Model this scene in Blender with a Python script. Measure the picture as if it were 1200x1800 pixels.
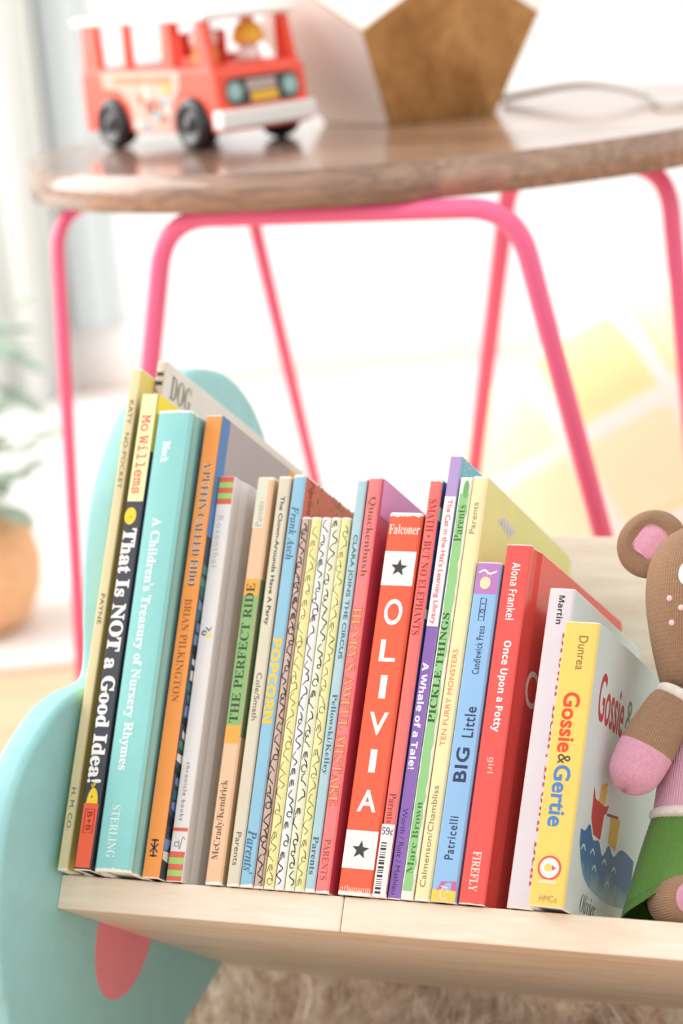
import bpy, bmesh, math, random
import numpy as np
from mathutils import Matrix, Vector, Euler

# ------------------------------------------------------------------ camera, world, lights
for o in list(bpy.data.objects):
    bpy.data.objects.remove(o)
S = bpy.context.scene
COL = S.collection
U = 0.01                                   # everything below is written in centimetres

CAM = Vector((49.99, -107.853, 70.935))
RIGHT = Vector((0.91854, 0.38498, -0.08985))
DOWN = Vector((0.01004, -0.24994, -0.96821))
FWD = Vector((-0.39520, 0.88844, -0.23345))
TILT = 0.5581                              # the trough leans back by 32 degrees
ST, CT = math.sin(TILT), math.cos(TILT)
EDGE_Z = 22.0                              # height of the trough's front edge

cd = bpy.data.cameras.new('camera')
cam = bpy.data.objects.new('camera', cd)
COL.objects.link(cam)
cd.sensor_fit = 'VERTICAL'
cd.sensor_height = 36.0
cd.sensor_width = 24.0
cd.lens = 86.07
cd.clip_start = 0.05
cd.clip_end = 60
cam.matrix_world = Matrix(((RIGHT.x, -DOWN.x, -FWD.x, CAM.x * U), (RIGHT.y, -DOWN.y, -FWD.y, CAM.y * U),
                           (RIGHT.z, -DOWN.z, -FWD.z, CAM.z * U), (0, 0, 0, 1)))
cd.dof.use_dof = True
cd.dof.focus_distance = 1.268
cd.dof.aperture_fstop = 5.4
S.camera = cam

S.view_settings.view_transform = 'Standard'
S.view_settings.look = 'None'
S.view_settings.gamma = 1.0
S.view_settings.exposure = 0.04
S.view_settings.use_curve_mapping = False

w = bpy.data.worlds.new('daylight')
w.use_nodes = True
S.world = w
w.node_tree.nodes['Background'].inputs[0].default_value = (1.0, 0.985, 0.96, 1)
w.node_tree.nodes['Background'].inputs[1].default_value = 1.1


def area(name, loc, target, size, sizey, power, color):
    l = bpy.data.lights.new(name, 'AREA')
    l.shape = 'RECTANGLE'
    l.size = size * U
    l.size_y = sizey * U
    l.energy = power
    l.color = color
    o = bpy.data.objects.new(name, l)
    COL.objects.link(o)
    o.location = Vector(loc) * U
    o.rotation_euler = (Vector(target) - Vector(loc)).to_track_quat('-Z', 'Y').to_euler()
    return o


area('window_light', (-196, 16, 128), (-10, 40, 30), 210, 170, 62.0, (1.0, 0.97, 0.93))
area('added_back_fill', (-70, 190, 245), (-70, 190, 0), 260, 160, 10.0, (1.0, 0.98, 0.97))  # added fill that brightens the back wall

# ------------------------------------------------------------------ helpers
rnd = random.Random(7)


def lin(c):
    return tuple(((x / 255) / 12.92 if x / 255 <= 0.04045 else ((x / 255 + 0.055) / 1.055) ** 2.4) for x in c)


MATS = {}


class N:
    """small node-tree writer"""
    def __init__(s, name):
        s.m = bpy.data.materials.new(name)
        s.m.use_nodes = True
        s.t = s.m.node_tree
        s.b = s.t.nodes['Principled BSDF']

    def n(s, typ, **kw):
        x = s.t.nodes.new(typ)
        for k, v in kw.items():
            setattr(x, k, v)
        return x

    def l(s, a, b):
        s.t.links.new(a, b)

    def math(s, op, a, b=None, c=None, clamp=False):
        x = s.n('ShaderNodeMath', operation=op, use_clamp=clamp)
        for i, v in enumerate((a, b, c)):
            if v is None:
                continue
            if isinstance(v, (int, float)):
                x.inputs[i].default_value = v
            else:
                s.l(v, x.inputs[i])
        return x.outputs[0]

    def mix(s, fac, a, b):
        x = s.n('ShaderNodeMix', data_type='RGBA')
        if isinstance(fac, (int, float)):
            x.inputs[0].default_value = fac
        else:
            s.l(fac, x.inputs[0])
        for i, v in ((6, a), (7, b)):
            if isinstance(v, tuple):
                x.inputs[i].default_value = (*v[:3], 1)
            else:
                s.l(v, x.inputs[i])
        return x.outputs[2]

    def noise(s, vec, scale, detail=3, rough=.5, dist=0):
        x = s.n('ShaderNodeTexNoise')
        x.inputs['Scale'].default_value = scale
        x.inputs['Detail'].default_value = detail
        x.inputs['Roughness'].default_value = rough
        x.inputs['Distortion'].default_value = dist
        if vec is not None:
            s.l(vec, x.inputs['Vector'])
        return x.outputs[0]

    def ramp(s, fac, pts):
        x = s.n('ShaderNodeValToRGB')
        e = x.color_ramp.elements
        while len(e) < len(pts):
            e.new(0.5)
        for i, (p, c) in enumerate(pts):
            e[i].position = p
            e[i].color = (*c[:3], 1)
        s.l(fac, x.inputs[0])
        return x.outputs[0]

    def mapping(s, src, scale=(1, 1, 1), rot=(0, 0, 0), loc=(0, 0, 0)):
        x = s.n('ShaderNodeMapping')
        x.inputs['Scale'].default_value = scale
        x.inputs['Rotation'].default_value = rot
        x.inputs['Location'].default_value = loc
        s.l(src, x.inputs[0])
        return x.outputs[0]

    def bump(s, h, strength=.3, dist=.001):
        x = s.n('ShaderNodeBump')
        x.inputs['Strength'].default_value = strength
        x.inputs['Distance'].default_value = dist
        s.l(h, x.inputs['Height'])
        s.l(x.outputs[0], s.b.inputs['Normal'])

    def objco(s):
        return s.n('ShaderNodeTexCoord').outputs['Object']


def plain(rgb, rough=.5, spec=.5, name=None, mottle=.04):
    """a plain coloured surface with faint uneven printing / dye"""
    key = (rgb, rough, spec, mottle)
    if key in MATS:
        return MATS[key]
    k = N(name or 'surface')
    c = lin(rgb)
    if mottle:
        f = k.noise(k.objco(), 60, 4, .6)
        lo = tuple(x * (1 - mottle * 1.6) for x in c)
        hi = tuple(min(1, x * (1 + mottle)) for x in c)
        k.l(k.ramp(f, [(.3, lo), (.7, hi)]), k.b.inputs['Base Color'])
    else:
        k.b.inputs['Base Color'].default_value = (*c, 1)
    k.b.inputs['Roughness'].default_value = rough
    k.b.inputs['Specular IOR Level'].default_value = spec
    MATS[key] = k.m
    return k.m


def worn(rgb, T, H, rough=.45, wear=.5, scuff=(243, 240, 234), gloss=.4):
    """printed cover stock, rubbed pale along the ends and edges of a T x H spine"""
    k = N('printed_cover')
    o = k.objco()
    sp = k.n('ShaderNodeSeparateXYZ')
    k.l(o, sp.inputs[0])
    ez = k.math('SUBTRACT', H * U / 2, k.math('ABSOLUTE', k.math('SUBTRACT', sp.outputs[2], H * U / 2)))
    ex = k.math('SUBTRACT', T * U / 2, k.math('ABSOLUTE', k.math('SUBTRACT', sp.outputs[0], T * U / 2)))
    ex = k.math('ADD', ex, k.math('MAXIMUM', sp.outputs[1], 0.0))
    nz = k.noise(o, 260, 5, .65)
    big = k.noise(o, 45, 3, .5)
    a = k.math('MULTIPLY', nz, .0055 * wear)
    fz = k.math('LESS_THAN', ez, k.math('MULTIPLY', a, .75))
    fx = k.math('LESS_THAN', ex, k.math('MULTIPLY', k.math('SUBTRACT', k.math('MULTIPLY', a, big), .0009 * wear), .5))
    f = k.math('MAXIMUM', fz, fx)
    c = lin(rgb)
    lo = tuple(x * .94 for x in c)
    base = k.ramp(k.noise(o, 30, 4, .6), [(.35, lo), (.65, c)])
    k.l(k.mix(f, base, lin(scuff)), k.b.inputs['Base Color'])
    k.b.inputs['Roughness'].default_value = rough
    k.b.inputs['Specular IOR Level'].default_value = gloss
    return k.m


def setp(o, label=None, cat=None, group=None, kind=None):
    if label:
        o['label'] = label
    if cat:
        o['category'] = cat
    if group:
        o['group'] = group
    if kind:
        o['kind'] = kind
    return o


def empty(name, loc=(0, 0, 0), rot=None, label=None, cat=None, group=None):
    o = bpy.data.objects.new(name, None)
    o.empty_display_size = .02
    COL.objects.link(o)
    o.location = Vector(loc) * U
    if rot is not None:
        o.rotation_euler = rot
    return setp(o, label, cat, group)


def mesh(name, V, F, mats, parent=None, smooth=False, midx=None, uv=None):
    V = np.asarray(V, dtype=np.float64) * U
    me = bpy.data.meshes.new(name)
    me.from_pydata(V.tolist(), [], [list(map(int, f)) for f in F])
    if not isinstance(mats, (list, tuple)):
        mats = [mats]
    for m in mats:
        me.materials.append(m)
    if midx is not None:
        me.polygons.foreach_set('material_index', np.asarray(midx, dtype=np.int32))
    if smooth:
        me.polygons.foreach_set('use_smooth', np.ones(len(me.polygons), dtype=bool))
    if uv is not None:
        lay = me.uv_layers.new(name='UVMap')
        li = np.empty(len(me.loops), dtype=np.int32)
        me.loops.foreach_get('vertex_index', li)
        lay.data.foreach_set('uv', np.asarray(uv, dtype=np.float32)[li].ravel())
    me.update()
    o = bpy.data.objects.new(name, me)
    COL.objects.link(o)
    if parent:
        o.parent = parent
    return o


def from_bm(name, bm, mats, parent=None, smooth=False):
    bmesh.ops.recalc_face_normals(bm, faces=bm.faces)
    me = bpy.data.meshes.new(name)
    bm.to_mesh(me)
    bm.free()
    me.transform(Matrix.Scale(U, 4))
    for m in (mats if isinstance(mats, (list, tuple)) else [mats]):
        me.materials.append(m)
    if smooth:
        me.polygons.foreach_set('use_smooth', np.ones(len(me.polygons), dtype=bool))
    o = bpy.data.objects.new(name, me)
    COL.objects.link(o)
    if parent:
        o.parent = parent
    return o


def add_box(bm, lo, hi, bev=0, seg=2):
    b2 = bmesh.new()
    bmesh.ops.create_cube(b2, size=1)
    for v in b2.verts:
        v.co = Vector([lo[i] + (v.co[i] + .5) * (hi[i] - lo[i]) for i in range(3)])
    if bev:
        bmesh.ops.bevel(b2, geom=b2.edges[:], offset=bev, segments=seg, profile=.5, affect='EDGES')
    t = bpy.data.meshes.new('t')
    b2.to_mesh(t)
    b2.free()
    bm.from_mesh(t)
    bpy.data.meshes.remove(t)


def box(name, lo, hi, mat, parent=None, bev=0, seg=2, smooth=False):
    bm = bmesh.new()
    add_box(bm, lo, hi, bev, seg)
    return from_bm(name, bm, mat, parent, smooth)


def catmull(P, n=8, closed=False):
    P = [np.array(p, float) for p in P]
    L = len(P)
    out = []
    rng = range(L) if closed else range(L - 1)
    for i in rng:
        g = lambda k: P[k % L] if closed else P[min(max(k, 0), L - 1)]
        p0, p1, p2, p3 = g(i - 1), g(i), g(i + 1), g(i + 2)
        for j in range(n):
            t = j / n
            out.append(.5 * ((2 * p1) + (-p0 + p2) * t + (2 * p0 - 5 * p1 + 4 * p2 - p3) * t * t
                             + (-p0 + 3 * p1 - 3 * p2 + p3) * t ** 3))
    if not closed:
        out.append(P[-1])
    return np.array(out)


def tube_data(P, r, n=12):
    P = np.asarray(P, float)
    R = np.full(len(P), r) if np.isscalar(r) else np.asarray(r)
    T = np.gradient(P, axis=0)
    T /= np.linalg.norm(T, axis=1)[:, None]
    a = np.array([0, 0, 1.]) if abs(T[0][2]) < .9 else np.array([1., 0, 0])
    V = []
    nrm = np.cross(T[0], a)
    nrm /= np.linalg.norm(nrm)
    for i in range(len(P)):
        nrm = nrm - T[i] * (nrm @ T[i])
        nrm /= np.linalg.norm(nrm)
        bn = np.cross(T[i], nrm)
        for k in range(n):
            th = 2 * math.pi * k / n
            V.append(P[i] + R[i] * (math.cos(th) * nrm + math.sin(th) * bn))
    F = []
    for i in range(len(P) - 1):
        for k in range(n):
            k2 = (k + 1) % n
            F.append((i * n + k, i * n + k2, (i + 1) * n + k2, (i + 1) * n + k))
    F.append(tuple(range(n))[::-1])
    F.append(tuple((len(P) - 1) * n + k for k in range(n)))
    return np.array(V), F


def tube(name, P, r, mat, parent=None, n=12):
    V, F = tube_data(P, r, n)
    return mesh(name, V, F, mat, parent, True)


def lathe(name, prof, mat, parent=None, n=40, origin=(0, 0, 0), M=None):
    """prof: (radius, z) list turned about z"""
    V, F = [], []
    for r, z in prof:
        for k in range(n):
            th = 2 * math.pi * k / n
            V.append((r * math.cos(th), r * math.sin(th), z))
    m = len(prof)
    for i in range(m - 1):
        for k in range(n):
            k2 = (k + 1) % n
            F.append((i * n + k, i * n + k2, (i + 1) * n + k2, (i + 1) * n + k))
    F.append(tuple(range(n))[::-1])
    F.append(tuple((m - 1) * n + k for k in range(n)))
    V = np.array(V)
    if M is not None:
        V = V @ np.array(M).T
    return mesh(name, V + np.array(origin), F, mat, parent, True)


def extrude_poly(name, P, x0, x1, mat, parent=None, bev=0, axis='x', seg=3, smooth=False):
    """P: 2-D outline; extruded along x (P is y,z), y (x,z) or z (x,y)"""
    bm = bmesh.new()

    def mk(p, d):
        return {'x': (d, p[0], p[1]), 'y': (p[0], d, p[1]), 'z': (p[0], p[1], d)}[axis]
    a = [bm.verts.new(mk(p, x0)) for p in P]
    b = [bm.verts.new(mk(p, x1)) for p in P]
    f0 = bm.faces.new(a)
    f1 = bm.faces.new(b[::-1])
    for i in range(len(P)):
        j = (i + 1) % len(P)
        bm.faces.new((a[j], a[i], b[i], b[j]))
    if bev:
        bmesh.ops.recalc_face_normals(bm, faces=bm.faces)
        ed = list({e for f in (f0, f1) for e in f.edges})
        bmesh.ops.bevel(bm, geom=ed, offset=bev, segments=seg, profile=.5, affect='EDGES')
    return from_bm(name, bm, mat, parent, smooth)


# ---- lettering ---------------------------------------------------------------
def serif(t):
    r = ''
    for c in t:
        if 'A' <= c <= 'Z':
            r += chr(0x1d400 + ord(c) - 65)
        elif 'a' <= c <= 'z':
            r += chr(0x1d41a + ord(c) - 97)
        elif '0' <= c <= '9':
            r += chr(0x1d7ce + ord(c) - 48)
        else:
            r += c
    return r


def styled(t, up, lo):
    return ''.join(chr(up + ord(c) - 65) if 'A' <= c <= 'Z' else chr(lo + ord(c) - 97) if 'a' <= c <= 'z' else c
                   for c in t)


def ital(t):
    return styled(t, 0x1d468, 0x1d482)


def typewriter(t):
    return styled(t, 0x1d670, 0x1d68a)


def sansbold(t):
    return styled(t, 0x1d5d4, 0x1d5ee)


_glyph = {}


def glyphs(body, offset=0.0, spacing=1.0):
    key = (body, offset, spacing)
    if key not in _glyph:
        c = bpy.data.curves.new('lettering', 'FONT')
        c.body = body
        c.size = 1
        c.offset = offset
        c.space_character = spacing
        c.resolution_u = 4
        o = bpy.data.objects.new('lettering', c)
        COL.objects.link(o)
        bpy.context.view_layer.update()
        dg = bpy.context.evaluated_depsgraph_get()
        me = o.evaluated_get(dg).to_mesh()
        V = np.array([v.co[:] for v in me.vertices])
        F = [tuple(p.vertices) for p in me.polygons]
        o.evaluated_get(dg).to_mesh_clear()
        bpy.data.objects.remove(o)
        bpy.data.curves.remove(c)
        _glyph[key] = (V, F)
    return _glyph[key]


def fit(V, box_, direction):
    """map flat text into the box (u0,u1,v0,v1); 'down' reads top to bottom, 'up' the other way"""
    u0, u1, v0, v1 = box_
    x0, y0 = V[:, 0].min(), V[:, 1].min()
    x = (V[:, 0] - x0) / max(V[:, 0].max() - x0, 1e-6)
    y = (V[:, 1] - y0) / max(V[:, 1].max() - y0, 1e-6)
    if direction == 'down':
        return u0 + y * (u1 - u0), v1 - x * (v1 - v0)
    if direction == 'up':
        return u1 - y * (u1 - u0), v0 + x * (v1 - v0)
    return u0 + x * (u1 - u0), v0 + y * (v1 - v0)


# ------------------------------------------------------------------ materials
def wood(name, dark, mid, light, scale=(1.2, 14, 14), rough=.45, knots=0, fine=1.0, spec=.4):
    k = N(name)
    o = k.objco()
    mp = k.mapping(o, scale)
    f = k.noise(mp, 6 * fine, 5, .6, 1.2)
    g = k.noise(k.mapping(o, tuple(s * 3.2 for s in scale)), 14 * fine, 3, .6, .4)
    h = k.math('ADD', k.math('MULTIPLY', f, .75), k.math('MULTIPLY', g, .25))
    col = k.ramp(h, [(.33, lin(dark)), (.5, lin(mid)), (.66, lin(light))])
    k.l(col, k.b.inputs['Base Color'])
    k.b.inputs['Roughness'].default_value = rough
    k.b.inputs['Specular IOR Level'].default_value = spec
    k.bump(g, .12, .0006)
    return k.m


PINE = wood('pale_pine', (232, 209, 183), (243, 227, 206), (249, 238, 223), (1.1, 9, 9), .5)
MINT = plain((160, 218, 220), .42, .5, 'mint_paint', .03)
PINKP = plain((249, 152, 165), .45, .5, 'pink_paint', .02)
PAPER = plain((243, 238, 226), .8, .2, 'page_edges', .05)
WHITE_INK = plain((247, 245, 243), .55, .3, 'white_ink', 0)
DARK_INK = plain((62, 62, 66), .55, .3, 'dark_ink', 0)
GREY_INK = plain((108, 104, 98), .55, .3, 'grey_ink', 0)

# ------------------------------------------------------------------ the room
setting = []


def structure(o):
    o['kind'] = 'structure'
    return o


HF = Vector((FWD.x, FWD.y, 0)).normalized()
HR = Vector((HF.y, -HF.x, 0))
CAM0 = Vector((CAM.x, CAM.y, 0))


def room(d, r, z):
    """a point d ahead of and r right of where the room's axis starts"""
    return CAM0 + HF * d + HR * r + Vector((0, 0, z))


k = N('honey_floorboards')
o_ = k.objco()
br = k.n('ShaderNodeTexBrick')
br.offset = .4
br.inputs['Scale'].default_value = 1.0
br.inputs['Brick Width'].default_value = 1.4
br.inputs['Row Height'].default_value = .11
br.inputs['Mortar Size'].default_value = .0015
br.inputs['Color1'].default_value = (*lin((234, 190, 158)), 1)
br.inputs['Color2'].default_value = (*lin((226, 178, 146)), 1)
br.inputs['Mortar'].default_value = (*lin((170, 130, 96)), 1)
k.l(o_, br.inputs['Vector'])
gr = k.noise(k.mapping(o_, (2, 30, 1)), 4, 4, .6)
k.l(k.mix(k.math('MULTIPLY', gr, .35), br.outputs['Color'], lin((240, 202, 174))), k.b.inputs['Base Color'])
k.b.inputs['Roughness'].default_value = .4
FLOOR = k.m
WALL = plain((234, 237, 239), .9, .1, 'white_wall_paint', .01)
TRIM = plain((246, 246, 246), .5, .4, 'white_gloss_trim', 0)

WALL_D = 395.0
LEFT_R = -190.0
rot_room = Matrix(((HR.x, HF.x, 0), (HR.y, HF.y, 0), (0, 0, 1)))
yaw_room = math.atan2(HR.y, HR.x)


def in_room(name, bmfun, mat, label=None, cat=None):
    """geometry written as (right, ahead, up) in the room's own axes"""
    o = bmfun(name, mat)
    o.location = CAM0 * U
    o.rotation_euler = (0, 0, yaw_room)
    return o


structure(in_room('floor', lambda n, m: box(n, (-260, -80, -6), (300, WALL_D + 10, 0), m), FLOOR))
structure(in_room('wall_back', lambda n, m: box(n, (-260, WALL_D, 0), (300, WALL_D + 10, 260), m), WALL))
structure(in_room('baseboard_back', lambda n, m: box(n, (LEFT_R, WALL_D - 1.6, 0), (300, WALL_D, 11), m, bev=.4), TRIM))


def left_wall(n, m):
    bm = bmesh.new()
    a, b = LEFT_R - 10, LEFT_R
    add_box(bm, (a, 20, 0), (b, 165, 260))
    add_box(bm, (a, 345, 0), (b, WALL_D, 260))
    add_box(bm, (a, 165, 0), (b, 345, 42))
    add_box(bm, (a, 165, 222), (b, 345, 260))
    return from_bm(n, bm, m)


structure(in_room('wall_left', left_wall, WALL))


def window_frame(n, m):
    bm = bmesh.new()
    a, b = LEFT_R - 8, LEFT_R + 2
    for lo, hi in (((a, 165, 42), (b, 170, 222)), ((a, 340, 42), (b, 345, 222)), ((a, 165, 42), (b, 345, 47)),
                   ((a, 165, 217), (b, 345, 222)), ((a + 3, 253, 42), (b - 3, 257, 222)),
                   ((a + 3, 165, 130), (b - 3, 345, 134))):
        add_box(bm, lo, hi, .4)
    return from_bm(n, bm, m)


structure(in_room('window_1', window_frame, TRIM))

# ------------------------------------------------------------------ pine book cradle with mint end panel
cradle = empty('book_cradle', (0, 0, EDGE_Z), (-TILT, 0, 0),
               'pale pine V-shaped book trough with a mint green animal-shaped end', 'book rack')
PX = -16.6                                  # inner face of the mint end panel
RX = 42.0                                   # the far right end, outside the photograph


def board(name, lo, hi):
    return box(name, lo, hi, PINE, cradle, .12, 2)


b1 = bmesh.new()
add_box(b1, (PX, 0, -1.85), (.12, 22, 0), .1)
add_box(b1, (.16, 0, -1.85), (RX, 22, 0), .1)
from_bm('bottom_board', b1, PINE, cradle)
board('back_board', (PX, 22, -1.85), (RX, 23.8, 26.3))


def yz(Y, Z):
    return (CT * Y - ST * (Z - EDGE_Z), ST * Y + CT * (Z - EDGE_Z))


panel_pts = [(3.2, 29.3), (5.5, 31.2), (7.2, 32.1), (9, 32.7), (10.7, 33.05), (12.8, 33.0), (14.7, 32.6), (16.3, 31.9),
             (17.7, 31.0), (18.9, 29.9), (20.8, 27.6), (22.8, 24), (24.4, 19), (25.2, 13), (25.6, 7),
             yz(32.5, 15), yz(35, 9), yz(35.4, 3), yz(35.2, 1.2), yz(34.6, .9), yz(33.7, 1.2), yz(33.1, 4), yz(29, 9), yz(22, 9.5),
             (22.3, -1.64), (20.15, -3.86), (18.0, -6.0), yz(10.2, 5.2), yz(9.2, 2), yz(8.2, 1), yz(3, .8), yz(-3, .8),
             yz(-5.2, 1.6), yz(-6.6, 5.5), yz(-7.5, 11), (-3.5, -8.0), (-4.35, -6.98), (-5.9, -3.6), (-6.7, .24),
             (-6.53, 2.98), (-5.77, 5.13), (-4.77, 6.7), (-3.15, 8.6), (-1.1, 10.0), (.5, 10.75), (1.45, 11.6),
             (1.25, 13.1), (.6, 14.9), (-.3, 18.2), (-.65, 21.2), (-.25, 24.1), (1.0, 27.1)]
panel_out = catmull(panel_pts, 4, True)
pan = extrude_poly('end_panel', panel_out, PX - 1.85, PX, MINT, cradle, .42, 'x', 4, True)
for p_ in pan.data.polygons:                 # the two broad faces stay flat, the rounded rim is smooth
    p_.use_smooth = abs(p_.normal.x) < .98
ell = []
for i in range(48):
    th = 2 * math.pi * i / 48
    a, b = 3.25 * math.cos(th), 4.4 * math.sin(th)
    rr = math.radians(-20)
    ell.append((8.35 + a * math.cos(rr) - b * math.sin(rr), -1.55 + a * math.sin(rr) + b * math.cos(rr)))
ell = [p for p in ell]
setp(extrude_poly('painted_oval', ell, PX - .02, PX + .03, PINKP, pan), 'flat pink oval')

pan2 = pan.copy()                           # its twin closes the far end, beyond the frame
COL.objects.link(pan2)
pan2.parent = cradle
pan2.location = ((RX - PX + 1.85) * U, 0, 0)

# ------------------------------------------------------------------ books
BOOKS = []


class Book:
    """local axes: x across the spine, y back along the cover, z up the spine (cm)"""

    def __init__(s, name, label, x0, T, H, W, c0=-.2, lean=0.0, spine=(200, 200, 200), cover=None, wear=.5,
                 yb=1560, yt=900, rx=.05, bulge=.03, groove=0.0, flare=0.0, hard=True, corner=.25, rough=.45,
                 topr=.06, cat='book', group='picture books in the pine trough', gloss=.4):
        s.T, s.H, s.W, s.yb, s.yt = T, H, W, yb, yt
        phi = math.atan2(lean, H)
        base = Vector((x0, c0, .03 + max(0, T * math.sin(phi))))
        loc = Vector((base.x, base.y * CT + base.z * ST, EDGE_Z - base.y * ST + base.z * CT))
        rot = (Matrix.Rotation(-TILT, 3, 'X') @ Matrix.Rotation(phi, 3, 'Y')).to_euler()
        s.root = empty(name, loc, rot, label, cat, group)
        ms = worn(spine, T, H, rough, wear, gloss=gloss)
        mc = worn(cover, T, H, rough, wear * .6, gloss=gloss) if cover else ms
        th = .16 if hard else .07
        # half section, from the left fore-edge round the spine to the right fore-edge
        nb = 9
        sp = []
        for i in range(nb + 1):
            a = i / nb
            x = rx + a * (T - 2 * rx)
            sp.append((x, -bulge * (1 - (2 * a - 1) ** 2) + .0, 0))
        left = [(0, W, 1), (0, 1.5, 1), (0, 1.0, 1), (groove, .65, 1), (0, .3, 1), (0, rx * 1.2, 0)]
        left = [(x, y, mt) for x, y, mt in left]
        right = [(T, rx * 1.2, 1), (T, .3, 1), (T - groove, .65, 1), (T, 1.0, 1), (T + flare * .25, 1.5, 1),
                 (T + flare, W, 1)]
        outer = left + sp + right
        inner = [(T + flare - th, W, 1), (T - th - groove, .6, 1), (T - th, th + .02, 1), (th, th + .02, 1),
                 (th + groove, .6, 1), (th, W, 1)]
        prof = outer + inner
        no = len(outer)
        zs = [0, .012, .04] + [H * q for q in (.2, .4, .6, .8)] + [H - corner, H - corner * .6, H - corner * .28,
                                                                  H - corner * .08, H]
        ins = [.045, .015, 0, 0, 0, 0, 0, 0, 0, .0, .018, .05]
        V, F, mi = [], [], []
        for z, q in zip(zs, ins):
            dz = max(0, z - (H - corner))
            cut = corner - math.sqrt(max(corner ** 2 - dz ** 2, 0))
            for i, (x, y, mt) in enumerate(prof):
                yy = y
                if y >= W - 1e-6:
                    yy = W - cut * (1 if corner > .3 else .4)
                xx = x + (T / 2 - x) * q * topr * 10 / max(T, .5) * .5
                V.append((xx, yy + (q * .6 if y < .2 else 0), z))
        n = len(prof)
        for j in range(len(zs) - 1):
            for i in range(n):
                i2 = (i + 1) % n
                F.append((j * n + i, j * n + i2, (j + 1) * n + i2, (j + 1) * n + i))
                mt = 0 if (5 <= i < no - 6) else 1
                mi.append(mt)
        F.append(tuple(range(n))[::-1])
        mi.append(1)
        F.append(tuple((len(zs) - 1) * n + i for i in range(n)))
        mi.append(1)
        s.cover = mesh('cover', V, F, [ms, mc], s.root, False, mi)
        q = .18 if hard else .02
        bm = bmesh.new()
        pv = [(th + .01 + groove * .2, th + .08), (T - th - .01 - groove * .2, th + .08),
              (T + flare - th - .01, W - q - .1), (th + .01, W - q - .1)]
        a = [bm.verts.new((x, y, q)) for x, y in pv]
        b = [bm.verts.new((x, y, H - q)) for x, y in pv]
        bm.faces.new(a)
        bm.faces.new(b[::-1])
        for i in range(4):
            j = (i + 1) % 4
            bm.faces.new((a[i], a[j], b[j], b[i]))
        from_bm('pages', bm, PAPER, s.root)
        s.bulge, s.rx, s.flare = bulge, rx, flare

    def z(s, y):
        return (s.yb - y) / (s.yb - s.yt) * s.H

    def spine_y(s, u):
        a = (u - s.rx) / (s.T - 2 * s.rx)
        return -s.bulge * (1 - (2 * np.clip(a, 0, 1) - 1) ** 2)

    def place(s, name, u, v, F, mat, face, lift, thick=0, parent=None):
        u, v = np.asarray(u, float), np.asarray(v, float)
        if face == 'spine':
            V = np.stack([u, s.spine_y(u) - lift, v], 1)
        else:                                            # right cover: u runs back from the spine
            x = s.T + np.where(u < 1.5, s.flare * .25 * np.clip((u - 1) / .5, 0, 1),
                               s.flare * (.25 + .75 * (u - 1.5) / (s.W - 1.5)))
            V = np.stack([x + lift, u, v], 1)
        return mesh(name, V, F, mat, parent or s.root)

    def band(s, name, y0, y1, mat, u0=None, u1=None, face='spine', lift=.006, n=8, label=None):
        """printed block between two heights"""
        u0 = s.rx * .6 if u0 is None else u0
        u1 = s.T - s.rx * .6 if u1 is None else u1
        za, zb = s.z(y1), s.z(y0)
        u, v, F = [], [], []
        for i in range(n + 1):
            a = u0 + (u1 - u0) * i / n
            u += [a, a]
            v += [za, zb]
            if i < n:
                F.append((2 * i, 2 * i + 2, 2 * i + 3, 2 * i + 1))
        o = s.place(name, u, v, F, mat, face, lift)
        if label:
            o['label'] = label
        return o

    def text(s, name, body, y0, y1, mat, d='down', u=(.25, .75), face='spine', offset=0, lift=.012, spacing=1.0,
             frac=True):
        V, F = glyphs(body, offset, spacing)
        u0, u1 = (u[0] * s.T, u[1] * s.T) if (frac and face == 'spine') else u
        uu, vv = fit(V, (u0, u1, s.z(y1), s.z(y0)), d)
        if face == 'spine':
            return s.place(name, uu, vv, F, mat, face, lift)
        return s.place(name, uu, vv, F, mat, face, lift)

    def poly(s, name, pts, mat, face='spine', lift=.01):
        """pts as (u, z)"""
        P = np.array(pts, float)
        return s.place(name, P[:, 0], P[:, 1], [tuple(range(len(P)))], mat, face, lift)

    def strokes(s, name, lines, width, mat, face='spine', lift=.012):
        V, F = [], []
        for L in lines:
            L = np.asarray(L, float)
            if len(L) < 2:
                continue
            T = np.gradient(L, axis=0)
            T /= np.maximum(np.linalg.norm(T, axis=1), 1e-6)[:, None]
            nn = np.stack([-T[:, 1], T[:, 0]], 1)
            b0 = len(V)
            for i in range(len(L)):
                wd = width * (.6 + .4 * math.sin(math.pi * (i + .5) / len(L)))
                V.append(L[i] + nn[i] * wd / 2)
                V.append(L[i] - nn[i] * wd / 2)
            for i in range(len(L) - 1):
                F.append((b0 + 2 * i, b0 + 2 * i + 1, b0 + 2 * i + 3, b0 + 2 * i + 2))
        V = np.array(V)
        return s.place(name, V[:, 0], V[:, 1], F, mat, face, lift)


def circle(cx, cy, r, n=28, ry=None, a0=0, a1=2 * math.pi):
    ry = r if ry is None else ry
    full = abs(a1 - a0 - 2 * math.pi) < 1e-6
    m = n if full else n + 1
    return [(cx + r * math.cos(a0 + (a1 - a0) * i / n), cy + ry * math.sin(a0 + (a1 - a0) * i / n)) for i in range(m)]


def star(cx, cy, r, rot=0):
    return [(cx + (r if i % 2 == 0 else r * .42) * math.cos(rot + math.pi / 2 + i * math.pi / 5),
             cy + (r if i % 2 == 0 else r * .42) * math.sin(rot + math.pi / 2 + i * math.pi / 5)) for i in range(10)]


def ink(*c):
    return plain(c, .55, .3, 'printing_ink', 0)


G = 'picture books in the pine trough'
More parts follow.
